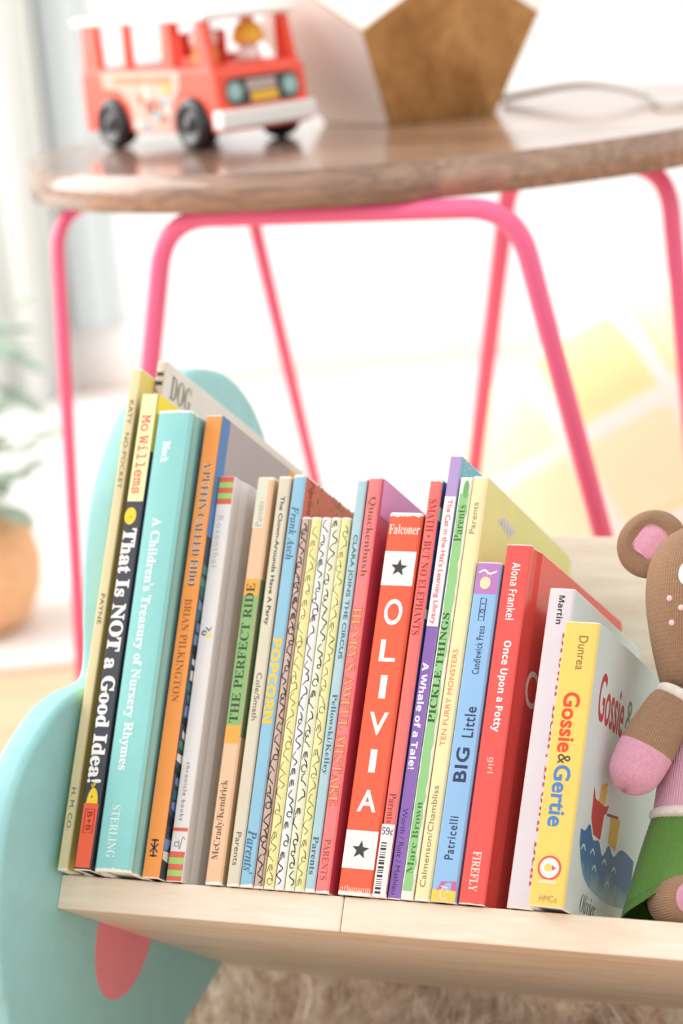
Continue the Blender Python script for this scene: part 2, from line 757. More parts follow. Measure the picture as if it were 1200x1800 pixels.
# -- 1 tall tan paperback at the mint end
b = Book('picture_book', 'tall tan picture book first in the row, against the mint panel', -16.2, .62, 28.9, 20.5, -1.3,
         -.35, (233, 218, 172), (238, 216, 118), .5, 1514, 639, hard=False, bulge=.01)
b.text('title_lettering', 'KATY   NO-POCKET', 698, 858, ink(86, 84, 74), u=(.3, .72))
b.text('author_lettering', 'PAYNE', 1045, 1098, ink(86, 84, 74), u=(.3, .72))
b.text('publisher_lettering', 'H. M. CO.', 1377, 1448, ink(86, 84, 74), u=(.3, .72))
# -- 2 thin tall book with dark HA letters, standing behind its neighbours
b = Book('picture_book', 'cream tall book rising behind the yellow and black spine, dark capitals on top', -15.52, .6, 30.0, 20.5,
         .4, -.4, (226, 204, 182), (233, 229, 219), .5, 1505, 640, bulge=.03, hard=True)
b.text('title_lettering', serif('HARRY'), 657, 800, DARK_INK, u=(.12, .88))
b.text('cover_lettering', serif('DOG'), 656, 698, ink(112, 116, 84), 'h', (.9, 3.6), 'cover')
# -- 3 black and yellow
b = Book('picture_book', 'black picture book with fat white title and cream and orange spine blocks', -14.82, 1.04, 27.1, 23,
         -2.0, -.4, (66, 70, 80), (58, 62, 72), .2, 1520, 695, bulge=.0, corner=.12)
b.band('spine_block', 697, 890, ink(246, 241, 186), label='pale yellow author block')
b.band('spine_block', 1410, 1516, ink(243, 104, 72), .08, .96, label='orange publisher block')
b.band('cover_block', 696, 800, ink(247, 222, 70), 0.02, 9, 'cover', label='yellow cover block')
b.text('author_lettering', typewriter('Mo Willems'), 734, 876, ink(230, 100, 76), u=(.2, .82), offset=.012)
b.text('title_lettering', serif('That Is NOT a Good Idea!'), 938, 1376, WHITE_INK, u=(.05, .88), offset=.022)
YCH = ink(250, 214, 62)
b.poly('chick_picture', circle(.36, b.z(916), .36, 24, .5), YCH)
b.poly('chick_picture', circle(.54, b.z(1410), .34, 20, .85, 0, math.pi), YCH)
b.strokes('chick_feather', [[(.5, b.z(1383)), (.62, b.z(1376))], [(.5, b.z(1383)), (.5, b.z(1374))],
                            [(.45, b.z(1384)), (.36, b.z(1378))]], .06, YCH)
b.strokes('chick_eye', [circle(.5, b.z(1399), .03, 8)], .05, DARK_INK, lift=.016)
b.strokes('chick_eye', [circle(.42, b.z(918), .03, 8)], .05, DARK_INK, lift=.016)
b.strokes('publisher_emblem', [[(.25, b.z(1420)), (.8, b.z(1420)), (.8, b.z(1459)), (.25, b.z(1459)), (.25, b.z(1419.5))],
                               ], .05, ink(150, 48, 40), lift=.014)
b.text('publisher_lettering', 'B+B', 1424, 1455, ink(150, 48, 40), u=(.36, .66), lift=.014, offset=.01)
# -- 4 wide turquoise
b = Book('picture_book', 'widest turquoise hardback with rubbed edges and white blackletter title', -13.62, 2.2, 26.05, 20, -2.0, -.47,
         (148, 217, 216), (150, 204, 199), .8, 1520, 723, bulge=.06, groove=.12, rx=.16, topr=.1)
b.text('author_lettering', serif('Block'), 779, 818, ink(238, 252, 250), u=(.3, .52), offset=.02)
b.text('title_lettering', serif("A Children's Treasury of Nursery Rhymes"), 916, 1352, ink(238, 252, 250), u=(.24, .58), offset=.014)
b.text('publisher_lettering', serif('STERLING'), 1410, 1497, ink(222, 246, 243), u=(.3, .54))
# -- 5 orange spine
b = Book('picture_book', 'orange spined tall book with a blue and grey cover', -11.25, 1.02, 26.15, 20.5, -.9, -.3,
         (252, 164, 84), (66, 76, 90), .25, 1539, 733, bulge=.0, corner=.15)
b.text('title_lettering', serif('A PUFFIN CALLED FIDO'), 818, 1040, ink(252, 236, 214), u=(.26, .78), offset=.028, lift=.01)
b.text('title_lettering', serif('A PUFFIN CALLED FIDO'), 818, 1040, ink(66, 76, 98), u=(.28, .76), lift=.016, offset=-.006)
b.text('author_lettering', serif('BRIAN PILKINGTON'), 1063, 1242, ink(172, 100, 52), u=(.28, .72), offset=-.008)
b.strokes('publisher_emblem', [[(.3, b.z(1476)), (.72, b.z(1476))], [(.28, b.z(1482)), (.5, b.z(1489)), (.74, b.z(1482))],
                               [(.28, b.z(1496)), (.5, b.z(1488)), (.74, b.z(1496))], [(.3, b.z(1502)), (.72, b.z(1502))],
                               [(.5, b.z(1474)), (.5, b.z(1504))]], .1, DARK_INK)
b.band('cover_picture', 733, 950, ink(92, 138, 190), 0.02, 1.1, 'cover', .006, label='blue strip along the hinge')
b.band('cover_picture', 733, 950, ink(184, 172, 172), 1.1, 9.6, 'cover', .006, label='grey cover field')
b.band('cover_picture', 733, 800, ink(250, 176, 80), 9.6, 20, 'cover', .006, label='orange cover field')
r5 = random.Random(5)
for i in range(25):
    y = 1000 + i * 20.5
    cc = r5.choice([(60, 120, 130), (120, 150, 190), (232, 232, 228), (40, 48, 56), (86, 140, 130)])
    u0 = r5.uniform(0.02, .5)
    b.poly('cover_picture', [(u0, b.z(y)), (u0 + r5.uniform(.3, 1), b.z(y + r5.uniform(-6, 6))),
                             (u0 + r5.uniform(.3, 1.2), b.z(y + 18)), (u0, b.z(y + r5.uniform(8, 20)))], ink(*cc), 'cover', .008)
# -- 6 white with candy stripes
b = Book('picture_book', 'white book with red and green stripes at both ends of its spine', -10.1, .95, 22.75, 18, -.3, -.36,
         (240, 239, 238), (238, 238, 240), .15, 1548, 840, bulge=.0, flare=.75, corner=.15)
RED, GRN = ink(226, 112, 92), ink(172, 216, 124)
for y0, y1, m_ in ((841, 851, RED), (851, 861, GRN), (861, 871, RED), (871, 881, GRN), (881, 891, RED),
                   (1458, 1464, RED), (1498, 1508, RED), (1508, 1519, GRN), (1519, 1529, RED), (1529, 1539, GRN),
                   (1539, 1547, RED)):
    b.band('spine_stripe', y0, y1, m_)
b.text('author_lettering', 'Rosenthal', 912, 1004, ink(196, 196, 192), u=(.22, .6), spacing=1.2)
b.strokes('drawing', [circle(.34, b.z(1122), .12, 10), [(.4, b.z(1112)), (.62, b.z(1118)), (.72, b.z(1112))]], .09, ink(78, 98, 130))
b.poly('drawing', circle(.62, b.z(1126), .16, 14), ink(244, 232, 140))
b.text('publisher_lettering', 'chronicle books', 1347, 1446, GREY_INK, u=(.34, .58), spacing=1.25)
b.strokes('publisher_emblem', [circle(.36, b.z(1486), .13, 12), catmull([(.46, b.z(1478)), (.56, b.z(1494)), (.68, b.z(1474)), (.84, b.z(1478))], 5)],
          .04, GREY_INK)
# -- 7 the perfect ride
b = Book('picture_book', 'peach book with a green spine block and dark capitals', -7.85, .98, 22.75, 18, -.2, -.28,
         (243, 202, 166), (206, 178, 140), .7, 1552, 837, bulge=.015, rx=.1)
b.band('spine_block', 839, 930, ink(226, 227, 208), .04, .7, label='pale top block')
b.band('spine_block', 1022, 1052, ink(243, 178, 84))
b.band('spine_block', 1052, 1280, ink(142, 188, 122), label='green title block')
b.band('spine_block', 1280, 1312, ink(243, 178, 84))
b.band('cover_picture', 1022, 1300, ink(112, 146, 106), .05, 7, 'cover', .006)
b.text('series_lettering', serif('Parents'), 882, 928, ink(170, 172, 160), 'up', (.2, .6), offset=-.01)
b.text('title_lettering', serif('THE PERFECT RIDE'), 1030, 1276, ink(64, 82, 62), 'up', (.18, .72))
b.text('author_lettering', serif('McCrady/Kendrick'), 1375, 1510, ink(112, 88, 74), 'up', (.22, .72), offset=-.008)
# -- 8 clown
b = Book('picture_book', 'thin grey-beige book with small dark sans lettering, beside the peach one', -6.58, .74, 22.8, 18, -.2, -.28,
         (224, 218, 196), (214, 204, 180), .6, 1556, 836, bulge=.015, rx=.08)
b.text('title_lettering', 'The Clown-Arounds Have A Party', 873, 1105, DARK_INK, u=(.28, .72), offset=.012)
b.text('author_lettering', 'Cole/Smath', 1190, 1273, GREY_INK, u=(.3, .72))
b.text('series_lettering', 'Parents', 1465, 1521, GREY_INK, u=(.3, .72))
# -- 9 popcorn
b = Book('picture_book', 'sky blue book with fat yellow letters and a brick red cover', -5.8, .76, 22.9, 18, -.2, -.18,
         (150, 202, 228), (208, 106, 80), .7, 1558, 835, bulge=.015, rx=.08)
BLUE_INK = ink(74, 116, 152)
b.text('author_lettering', ital('Frank Asch'), 893, 990, BLUE_INK, u=(.2, .8))
b.text('title_lettering', sansbold('POPCORN'), 1130, 1279, ink(252, 206, 76), u=(.1, .84), offset=.03)
b.text('series_lettering', ital("Parents'"), 1462, 1535, BLUE_INK, u=(.14, .86))
r9 = random.Random(9)
dots = []
for i in range(60):
    dots.append(circle(r9.uniform(.4, 8), b.z(r9.uniform(836, 905)), r9.uniform(.05, .12), 7))
b.strokes('cover_pattern', dots, .09, ink(150, 134, 80), 'cover')
b.text('cover_lettering', ital('Popcorn'), 838, 900, ink(170, 60, 54), 'down', (.5, 1.3), 'cover')


# -- five small foil-spined books
def doodles(b, seed, width, dense):
    """leafy black doodles printed all over a spine"""
    r = random.Random(seed)
    out = []
    T = b.T
    z = .25
    while z < b.H - .5:
        k_ = r.random()
        u = r.uniform(.3, .7) * T
        if k_ < .25:
            q = r.uniform(.09, .17)
            out.append(circle(u, z + .15, q, 10, q * r.uniform(.9, 1.5)))
            out.append(catmull([(u + q, z + .2), (u + q * .6, z + .5), (u - .1 * T, z + .65)], 4))
            z += .35
        elif k_ < .6:
            a = r.choice((-1, 1)) * .3 * T
            out.append(catmull([(u - a, z), (u + a * .3, z + .25), (u + a, z + .3), (u + a * .8, z + .55), (u, z + .7)], 4))
            z += .3
        elif k_ < .8:
            for q in range(3):
                out.append(catmull([(.2 * T + q * .24 * T, z + .05 * q), (.26 * T + q * .2 * T, z + .2), (.4 * T + q * .1 * T, z + .42)], 3))
            z += .2
        else:
            out.append(catmull([(u, z), (u + .3 * T, z + .25), (u - .25 * T, z + .5), (u + .1 * T, z + .8)], 5))
            z += .4
        z += r.uniform(.22, .5) / dense
    lo, hi = .06, T - .06
    out = [[(min(max(p[0], lo), hi), min(p[1], b.H - .1)) for p in L] for L in out]
    return b.strokes('foil_pattern', out, width, ink(58, 54, 50))


for i, (x0, T, rgb, lab, wd, ds) in enumerate((
        (-4.98, .53, (206, 180, 168), 'brown foil spine with heavy dark doodles, leftmost of the small patterned books', .07, 1.2),
        (-4.4, .58, (242, 236, 166), 'pale yellow foil spine with doodles between the brown and the white small spines', .035, 1.0),
        (-3.77, .52, (243, 245, 247), 'white foil spine with black doodles, middle of the small patterned books', .06, .9),
        (-3.2, .55, (238, 241, 216), 'cream foil spine with bold doodles right of the white small spine', .06, .9),
        (-2.62, .54, (242, 238, 172), 'pale yellow foil spine with doodles beside the light blue book', .035, 1.0))):
    b = Book('foil_spine_book', 'small book, ' + lab, x0, T, 20.45, 16.5, -.2, -.14, rgb, (232, 222, 196), .5, 1562, 910,
             bulge=.06, rx=.07, group='small books with foil patterned spines')
    doodles(b, 20 + i, wd, ds)
    if i == 0:
        b.strokes('foil_edge', [[(.44, .1), (.47, 7), (.43, 14), (.46, 20.3)]], .05, ink(120, 90, 80))
# -- clara
b = Book('picture_book', 'light blue thin book left of the coral pink one', -2.04, .56, 22.7, 18, -.2, -.06,
         (178, 212, 222), (180, 200, 206), .9, 1566, 840, bulge=.012, rx=.06)
SL = ink(84, 108, 124)
b.text('title_lettering', 'CLARA JOINS THE CIRCUS', 943, 1165, SL, u=(.24, .78), offset=.012)
b.text('author_lettering', serif('Pellowski/Kelley'), 1227, 1366, SL, u=(.18, .82), offset=-.006)
b.text('series_lettering', serif('Parents'), 1472, 1536, SL, u=(.22, .78))
# -- henry
b = Book('picture_book', 'coral pink book with gold outlined title and magenta cover', -1.44, .76, 22.8, 18, -.2, -.02,
         (252, 134, 134), (214, 88, 112), .6, 1568, 839, bulge=.015, rx=.08)
b.band('cover_picture', 838, 905, ink(245, 158, 198), .4, 17, 'cover', .006)
b.text('author_lettering', serif('Quackenbush'), 876, 1020, ink(120, 92, 82), u=(.22, .82), offset=-.01)
b.text('title_lettering', serif("HENRY'S AWFUL MISTAKE"), 1075, 1421, ink(190, 84, 70), u=(.12, .86), offset=.014)
b.text('title_lettering', serif("HENRY'S AWFUL MISTAKE"), 1076, 1420, ink(250, 176, 120), u=(.15, .83), offset=-.012, lift=.018)
b.text('series_lettering', serif('PARENTS'), 1477, 1546, ink(176, 92, 84), u=(.24, .74), offset=-.006)
# -- olivia
b = Book('board_book', 'wide orange-red board book with white letters and black stars', -.17, 1.93, 20.75, 17.8, -.25, .22,
         (243, 103, 72), (236, 92, 74), 1.0, 1573, 900, bulge=.012, rx=.12, topr=.22, corner=.3)
for y0, y1, ys in ((971, 1033, 1001), (1463, 1528, 1496)):
    b.band('spine_block', y0, y1, ink(243, 240, 238), .06, 1.87, label='white block')
    b.poly('star', star(.98, b.z(ys), .5, -.06), ink(72, 70, 72), lift=.014)
b.text('author_lettering', serif('Falconer'), 922, 940, ink(252, 232, 222), 'h', (.06, .98))
for ch, y0, y1 in (('O', 1057, 1104), ('L', 1130, 1169), ('I', 1193, 1234), ('V', 1258, 1298), ('I', 1323, 1363), ('A', 1393, 1431)):
    wd = {'I': .1, 'L': .24, 'O': .27, 'V': .28, 'A': .28}[ch]
    b.text('title_letter', ch, y0, y1, ink(250, 246, 242), 'h', (.52 - wd, .52 + wd), offset=.02)
b.text('publisher_lettering', serif('atheneum'), 1556, 1568, ink(250, 196, 176), 'h', (.08, .96), offset=-.005)
# -- but no elephants
b = Book('picture_book', 'coral red book with a white barcode sticker at its foot', 1.82, .72, 22.7, 18, -.2, .32,
         (249, 122, 116), (74, 92, 156), .8, 1577, 840, bulge=.015, rx=.08)
b.text('title_lettering', serif('SMATH • BUT NO ELEPHANTS'), 878, 1123, ink(166, 62, 62), u=(.2, .8), offset=-.006)
b.text('series_lettering', serif('Parents'), 1400, 1451, ink(150, 70, 70), u=(.24, .76), offset=-.008)
b.band('price_sticker', 1453, 1576, ink(240, 238, 236), -.02, .7, lift=.03, label='white price sticker')
b.text('price_lettering', serif('59¢'), 1458, 1474, ink(112, 84, 118), 'h', (.03, .9), lift=.036)
r = random.Random(3)
y = 1484
while y < 1570:
    h_ = r.choice([1.2, 2, 3, 4])
    b.band('barcode_bar', y, y + h_, DARK_INK, .08, .4, lift=.036, n=2)
    y += h_ + r.choice([1.5, 2.2, 3])
b.band('cover_picture', 890, 915, ink(226, 232, 214), .04, 2.5, 'cover')
b.band('cover_picture', 1075, 1092, ink(226, 232, 214), .04, 2.5, 'cover')
# -- purple
b = Book('picture_book', 'purple book with a white and red title label, tallest on the right side', 2.6, .68, 24.05, 20, -.1, .5,
         (186, 160, 216), (112, 188, 214), .25, 1578, 799, bulge=.0)
b.band('spine_block', 874, 1576, ink(140, 106, 184), label='deep purple field')
b.band('title_label', 874, 1108, ink(243, 240, 242), .02, .66, lift=.012, label='white title label')
b.text('series_lettering', "The Cat in the Hat's Learning Library", 880, 1104, ink(226, 92, 104), u=(.2, .76), lift=.02, offset=.01)
b.text('title_lettering', sansbold('A Whale of a Tale!'), 1172, 1358, ink(248, 244, 250), u=(.16, .72), offset=.012)
b.text('author_lettering', 'Worth / Ruiz / Mathieu', 1425, 1570, ink(70, 52, 100), u=(.26, .68))
r18 = random.Random(18)
b.strokes('cover_pattern', [circle(r18.uniform(.2, 4), b.z(r18.uniform(800, 840)), .06, 6) for i in range(30)], .09,
          ink(196, 226, 190), 'cover')
# -- pickle things
b = Book('picture_book', 'white book with a ragged green painted spine', 3.34, .68, 22.8, 18, -.2, .55,
         (241, 240, 232), (232, 226, 206), .6, 1577, 838, bulge=.0, rx=.06)
r19 = random.Random(19)
L_, R_ = [], []
for i in range(45):
    zz = b.z(868) + (b.z(1562) - b.z(868)) * i / 44
    L_.append((.06 + r19.uniform(0, .05), zz))
    R_.append((.58 + r19.uniform(-.06, .06), zz))
V_ = L_ + R_
b.place('painted_band', [p[0] for p in V_], [p[1] for p in V_],
        [(i, i + 1, 45 + i + 1, 45 + i) for i in range(44)], ink(150, 206, 138), 'spine', .006)
b.poly('painted_band', circle(.4, b.z(860), .16, 14, .5), ink(120, 180, 112))
b.text('series_lettering', serif('Parents'), 889, 955, ink(84, 112, 80), 'up', (.14, .76), offset=-.006)
b.text('title_lettering', serif('PICKLE THINGS'), 1083, 1276, ink(52, 92, 58), 'up', (.14, .72))
b.text('author_lettering', serif('Marc Brown'), 1412, 1533, ink(72, 122, 76), 'up', (.2, .7), offset=-.008)
# -- ten furry monsters
b = Book('picture_book', 'pale yellow book with a plain yellow cover and orange capitals', 4.08, .86, 22.85, 15.3, -.2, .5,
         (252, 236, 184), (234, 226, 148), .5, 1583, 838, bulge=.02, rx=.1, corner=.9)
b.text('series_lettering', 'Parents', 886, 943, ink(150, 140, 116), 'up', (.26, .62))
b.text('title_lettering', 'TEN FURRY MONSTERS', 1150, 1319, ink(232, 138, 92), 'up', (.28, .62))
b.text('author_lettering', 'Calmenson/Chambliss', 1388, 1560, ink(150, 134, 104), 'up', (.26, .62))
b.poly('cover_sticker', [(2.3, 21.1), (3.4, 21.6), (5.3, 21.35), (4.5, 20.75)], ink(214, 208, 206), 'cover')
b.strokes('sticker_print', [[(2.9 + q * .5, 21.35 - q * .03), (2.95 + q * .5, 21.0 - q * .02)] for q in range(4)], .09, ink(170, 162, 172), 'cover', .018)
# -- big little
b = Book('board_book', 'sky blue board book with hand drawn dark lettering and a purple top', 4.98, 1.4, 18.05, 17, -.25, .42,
         (150, 196, 240), (160, 190, 230), .4, 1587, 988, bulge=.02, rx=.1, topr=.12)
b.band('spine_block', 990, 1046, ink(190, 132, 196), label='purple top block')
b.strokes('drawing', [catmull([(.2, b.z(1008)), (.5, b.z(1003)), (.8, b.z(1009)), (1.2, b.z(1004))], 5)], .12, ink(246, 240, 246))
b.poly('drawing', circle(.62, b.z(1026), .3, 18, .34), ink(246, 226, 184))
b.strokes('drawing', [[(.5, b.z(1016)), (.48, b.z(1010))], [(.66, b.z(1015)), (.68, b.z(1009))], [(.82, b.z(1018)), (.9, b.z(1012))]], .05, ink(226, 186, 120))
NAVY = ink(58, 70, 104)
b.strokes('publisher_emblem', [[(.52, b.z(1054)), (.82, b.z(1054)), (.82, b.z(1094)), (.52, b.z(1094)), (.52, b.z(1053.6))],
                               [(.58, b.z(1064)), (.76, b.z(1064))], circle(.67, b.z(1077), .09, 10), [(.58, b.z(1087)), (.76, b.z(1087))]], .05, NAVY)
b.text('publisher_lettering', 'Candlewick Press', 1104, 1190, NAVY, 'up', (.4, .68), spacing=1.15, offset=.004)
b.text('title_lettering', 'Little', 1248, 1302, NAVY, 'up', (.36, .8), spacing=1.1, offset=.01)
b.text('title_lettering', 'BIG', 1320, 1380, NAVY, 'up', (.24, .76), spacing=1.1, offset=.022)
b.text('author_lettering', 'Patricelli', 1440, 1514, NAVY, 'up', (.34, .68), spacing=1.15, offset=.008)
b.band('picture_block', 1566, 1586, ink(246, 208, 96), .05, 1.35, label='yellow foot block')
b.poly('drawing', [(.3, b.z(1568)), (.5, b.z(1552)), (1.3, b.z(1550)), (1.36, b.z(1566))], ink(206, 110, 160))
b.strokes('drawing', [circle(.72, b.z(1572), .2, 14, .3), [(.5, b.z(1560)), (.9, b.z(1562))]], .06, ink(226, 220, 232))
# -- once upon a potty
b = Book('picture_book', 'glossy red hardback with white hand lettered spine', 6.52, 1.4, 19.05, 15.5, -.25, .42,
         (246, 90, 84), (238, 84, 78), .25, 1590, 960, bulge=.02, groove=.05, rx=.08, flare=.55, rough=.22, corner=.5, gloss=.55)
b.text('author_lettering', sansbold('Alona Frankel'), 993, 1096, WHITE_INK, u=(.34, .68))
b.text('title_lettering', sansbold('Once Upon a Potty'), 1133, 1294, WHITE_INK, u=(.34, .72), offset=.014)
b.text('edition_lettering', sansbold('girl'), 1338, 1366, ink(250, 190, 184), u=(.38, .68))
b.text('publisher_lettering', serif('FIREFLY'), 1500, 1568, ink(250, 214, 206), u=(.34, .66), offset=.006)
b.text('cover_lettering', 'Once', 1166, 1232, ink(250, 240, 236), 'h', (1.5, 7.5), 'cover', spacing=1.0, offset=.006)
# -- white board book
b = Book('board_book', 'white board book half behind the yellow spined one', 9.05, 1.4, 16.75, 12.7, -.1, .48,
         (228, 219, 226), (222, 232, 233), .25, 1592, 1035, bulge=.02, rx=.1, corner=.5, topr=.08)
b.text('author_lettering', sansbold('Martin'), 1048, 1099, DARK_INK, u=(.42, .66))
b.text('title_lettering', serif('Brown Bear, Brown Bear'), 1112, 1560, ink(190, 84, 84), u=(.71, .98))
# -- gossie
b = Book('board_book', 'yellow spined board book last in the row, beside the knitted toy', 10.6, 1.85, 14.65, 15, -1.35, .4,
         (251, 214, 112), (222, 230, 230), .2, 1597, 1103, bulge=.012, rx=.1, topr=.06, corner=.4)
b.text('author_lettering', 'Dunrea', 1128, 1188, ink(150, 118, 74), u=(.46, .72))
b.text('title_lettering', 'Gossie', 1228, 1333, ink(232, 84, 56), u=(.24, .72), offset=.022)
b.text('title_lettering', '&', 1336, 1353, ink(84, 78, 66), u=(.3, .66))
b.text('title_lettering', 'Gertie', 1355, 1461, ink(82, 136, 204), u=(.24, .72), offset=.022)
zc = b.z(1531)
b.poly('publisher_emblem', circle(.88, zc, .62, 32), ink(234, 96, 80), lift=.01)
b.poly('publisher_emblem', circle(.88, zc, .5, 32), ink(248, 242, 238), lift=.016)
b.poly('publisher_emblem', circle(.8, zc + .02, .2, 16), ink(250, 212, 120), lift=.022)
b.poly('publisher_emblem', [(1.0, zc + .16), (1.24, zc), (1.02, zc - .14)], ink(226, 96, 84), lift=.022)
b.band('publisher_emblem', 1551, 1558, ink(248, 226, 170), .4, 1.36, lift=.018)
b.text('publisher_lettering', 'HMCo', 1577, 1588, ink(176, 148, 92), 'h', (.3, .8))
# cover picture: title, boat on blue water, signature
TH = b.T
cz = lambda y: (1597 - y) / (1597 - 1103) * 14.65
b.place('cover_lettering', *fit(glyphs('Gossie', .012)[0], (1.4, 6.0, 9.95, 12.5), 'h'), glyphs('Gossie', .012)[1], ink(196, 62, 70), 'cover', .012)
b.place('cover_lettering', *fit(glyphs('&', 0)[0], (6.4, 7.6, 10.4, 12.2), 'h'), glyphs('&', 0)[1], ink(120, 140, 120), 'cover', .012)
sea_top = catmull([(1.2, 4.3), (1.9, 4.3), (2.6, 4.75), (3.4, 4.1), (4.4, 4.2), (5.3, 3.6), (6.2, 4.3), (7.2, 3.9), (8.6, 4.5), (11, 4.3)], 5)
sea_bot = catmull([(1.25, 3.6), (2.2, 2.3), (3.6, 1.7), (5.2, 1.5), (7, 1.4), (9, 1.5), (11, 1.7)], 5)[::-1]
ns = min(len(sea_top), 46)
sb = np.array([np.interp(np.linspace(0, 1, ns), np.linspace(0, 1, len(sea_bot)), sea_bot[:, q]) for q in (0, 1)]).T[::-1]
k = N('printed_sea')
gz = k.n('ShaderNodeSeparateXYZ')
k.l(k.objco(), gz.inputs[0])
k.l(k.ramp(k.math('MULTIPLY_ADD', k.noise(k.objco(), 90, 4), .4, k.math('MULTIPLY', gz.outputs[2], 18.0)),
           [(.45, lin((166, 190, 196))), (.7, lin((72, 116, 160))), (1.0, lin((62, 108, 158)))]), k.b.inputs['Base Color'])
k.b.inputs['Roughness'].default_value = .5
sv = np.concatenate([sea_top[:ns], sb])
b.place('sea_picture', sv[:, 0], sv[:, 1], [(i, i + 1, ns + i + 1, ns + i) for i in range(ns - 1)], k.m, 'cover', .006)
b.strokes('wave_picture', [catmull([(x, y), (x + .35, y + .28), (x + .75, y + .05)], 4) for x, y in
                           ((1.6, 3.3), (3.2, 3.35), (3.8, 2.6), (5.4, 3.2), (6.3, 2.2), (7.2, 3.1))], .12, ink(216, 226, 228), 'cover', .014)
b.poly('boat_picture', [(2.5, 6.7), (2.95, 6.15), (4.6, 6.05), (5.35, 6.25), (5.1, 5.8), (4.7, 5.6), (4.55, 4.3), (3.3, 4.35), (2.65, 5.1)],
       ink(198, 66, 62), 'cover', .012)
b.strokes('boat_picture', [[(5.2, 5.75), (7.2, 5.95)]], .16, ink(150, 74, 60), 'cover', .014)
b.poly('boat_picture', [(3.6, 6.1), (3.7, 7.0), (4.7, 7.3), (4.6, 6.1)], ink(236, 186, 70), 'cover', .01)
b.poly('boat_picture', [(6.0, 4.4), (6.0, 5.8), (7.6, 5.9), (7.4, 4.2)], ink(226, 180, 76), 'cover', .012)
b.place('signature_lettering', *fit(glyphs(ital('Olivier'), -.01)[0], (2.6, 5.2, .3, 1.25), 'h'), glyphs(ital('Olivier'), -.01)[1], ink(96, 90, 84), 'cover', .012)

#@@REST
# ------------------------------------------------------------------ knitted toy sitting at the right end of the trough
def grid_mesh(name, P, closed_u, mat, parent, uvs=None):
    """P: (nv, nu, 3) in cm"""
    nv, nu = P.shape[:2]
    iu = np.arange(nu if closed_u else nu - 1)
    a, bq = np.meshgrid(np.arange(nv - 1), iu, indexing='ij')
    b2 = (bq + 1) % nu
    q = np.stack([a * nu + bq, a * nu + b2, (a + 1) * nu + b2, (a + 1) * nu + bq], -1).reshape(-1, 4)
    me = bpy.data.meshes.new(name)
    me.vertices.add(nv * nu)
    me.vertices.foreach_set('co', (P.reshape(-1) * U).astype(np.float32))
    me.loops.add(q.size)
    me.loops.foreach_set('vertex_index', q.reshape(-1).astype(np.int32))
    me.polygons.add(len(q))
    me.polygons.foreach_set('loop_start', np.arange(0, q.size, 4, dtype=np.int32))
    me.polygons.foreach_set('use_smooth', np.ones(len(q), dtype=bool))
    me.materials.append(mat)
    me.update(calc_edges=True)
    me.validate()
    o = bpy.data.objects.new(name, me)
    COL.objects.link(o)
    if parent:
        o.parent = parent
    return o


def stitches(u, v, amp=1.0):
    """height of stocking stitch at column u, row v"""
    x = u - np.floor(u)
    a = np.abs(x - .5) * 2
    hill = np.clip(1 - (2 * a - 1) ** 2, 0, 1) ** .8
    y = v + a * .6
    y = y - np.floor(y)
    return amp * hill * (.72 + .28 * np.sin(np.pi * y))


def garter(u, v, amp=1.0):
    y = v - np.floor(v)
    return amp * (np.sin(np.pi * y) ** .7) * (.8 + .2 * np.sin(2 * np.pi * u))


def knit(name, fn, cols, rows, mat, parent, amp=.045, v0=0., v1=1., u0=0., u1=1., fu=6, fv=5, pat=stitches):
    """fn(u, v) -> x, y, z arrays over the unit square; closed in u when it spans the whole turn"""
    closed = u1 - u0 > .999
    nu, nv = int(cols * (u1 - u0) * fu), max(4, int(rows * (v1 - v0) * fv))
    uu = u0 + (u1 - u0) * (np.arange(nu) / (nu if closed else nu - 1))
    vv = np.linspace(v0, v1, nv)
    V_, U_ = np.meshgrid(vv, uu, indexing='ij')
    e = 1e-4
    P = np.stack(fn(U_, V_), -1)
    du = np.stack(fn(U_ + e, V_), -1) - P
    dv = np.stack(fn(U_, np.clip(V_ + e, 0, 1)), -1) - np.stack(fn(U_, np.clip(V_ - e, 0, 1)), -1)
    nn = np.cross(du, dv)
    L = np.linalg.norm(nn, axis=-1, keepdims=True)
    nn = nn / np.maximum(L, 1e-12)
    P = P + nn * pat(U_ * cols, V_ * rows, amp)[..., None]
    return grid_mesh(name, P, closed, mat, parent)


def lathe_fn(c, axis, prof, squash=(1, 1), spin=0.0):
    """surface of revolution about axis through c; prof: list of (distance along, radius)"""
    ax = Vector(axis).normalized()
    e1 = ax.cross(Vector((0, 1, 0)))
    if e1.length < .1:
        e1 = ax.cross(Vector((1, 0, 0)))
    e1.normalize()
    e2 = ax.cross(e1)
    pr = catmull(prof, 12)
    ln = np.r_[0, np.cumsum(np.linalg.norm(np.diff(pr, axis=0), axis=1))]
    ln /= ln[-1]
    e1, e2, ax, c = map(np.array, (e1, e2, ax, c))

    def fn(u, v):
        t = np.interp(v, ln, pr[:, 0])
        r = np.maximum(np.interp(v, ln, pr[:, 1]), .002)
        th = 2 * np.pi * u + spin
        p = c + t[..., None] * ax + (r * np.cos(th) * squash[0])[..., None] * e1 + (r * np.sin(th) * squash[1])[..., None] * e2
        return p[..., 0], p[..., 1], p[..., 2]
    return fn


def yarn(rgb):
    k = N('wool_yarn')
    o = k.objco()
    c = lin(rgb)
    k.l(k.ramp(k.noise(o, 420, 4, .6), [(.3, tuple(x * .9 for x in c)), (.7, tuple(min(1, x * 1.06) for x in c))]), k.b.inputs['Base Color'])
    k.b.inputs['Roughness'].default_value = .95
    k.b.inputs['Specular IOR Level'].default_value = .1
    k.b.inputs['Sheen Weight'].default_value = .25
    k.bump(k.noise(o, 900, 3), .25, .0004)
    return k.m


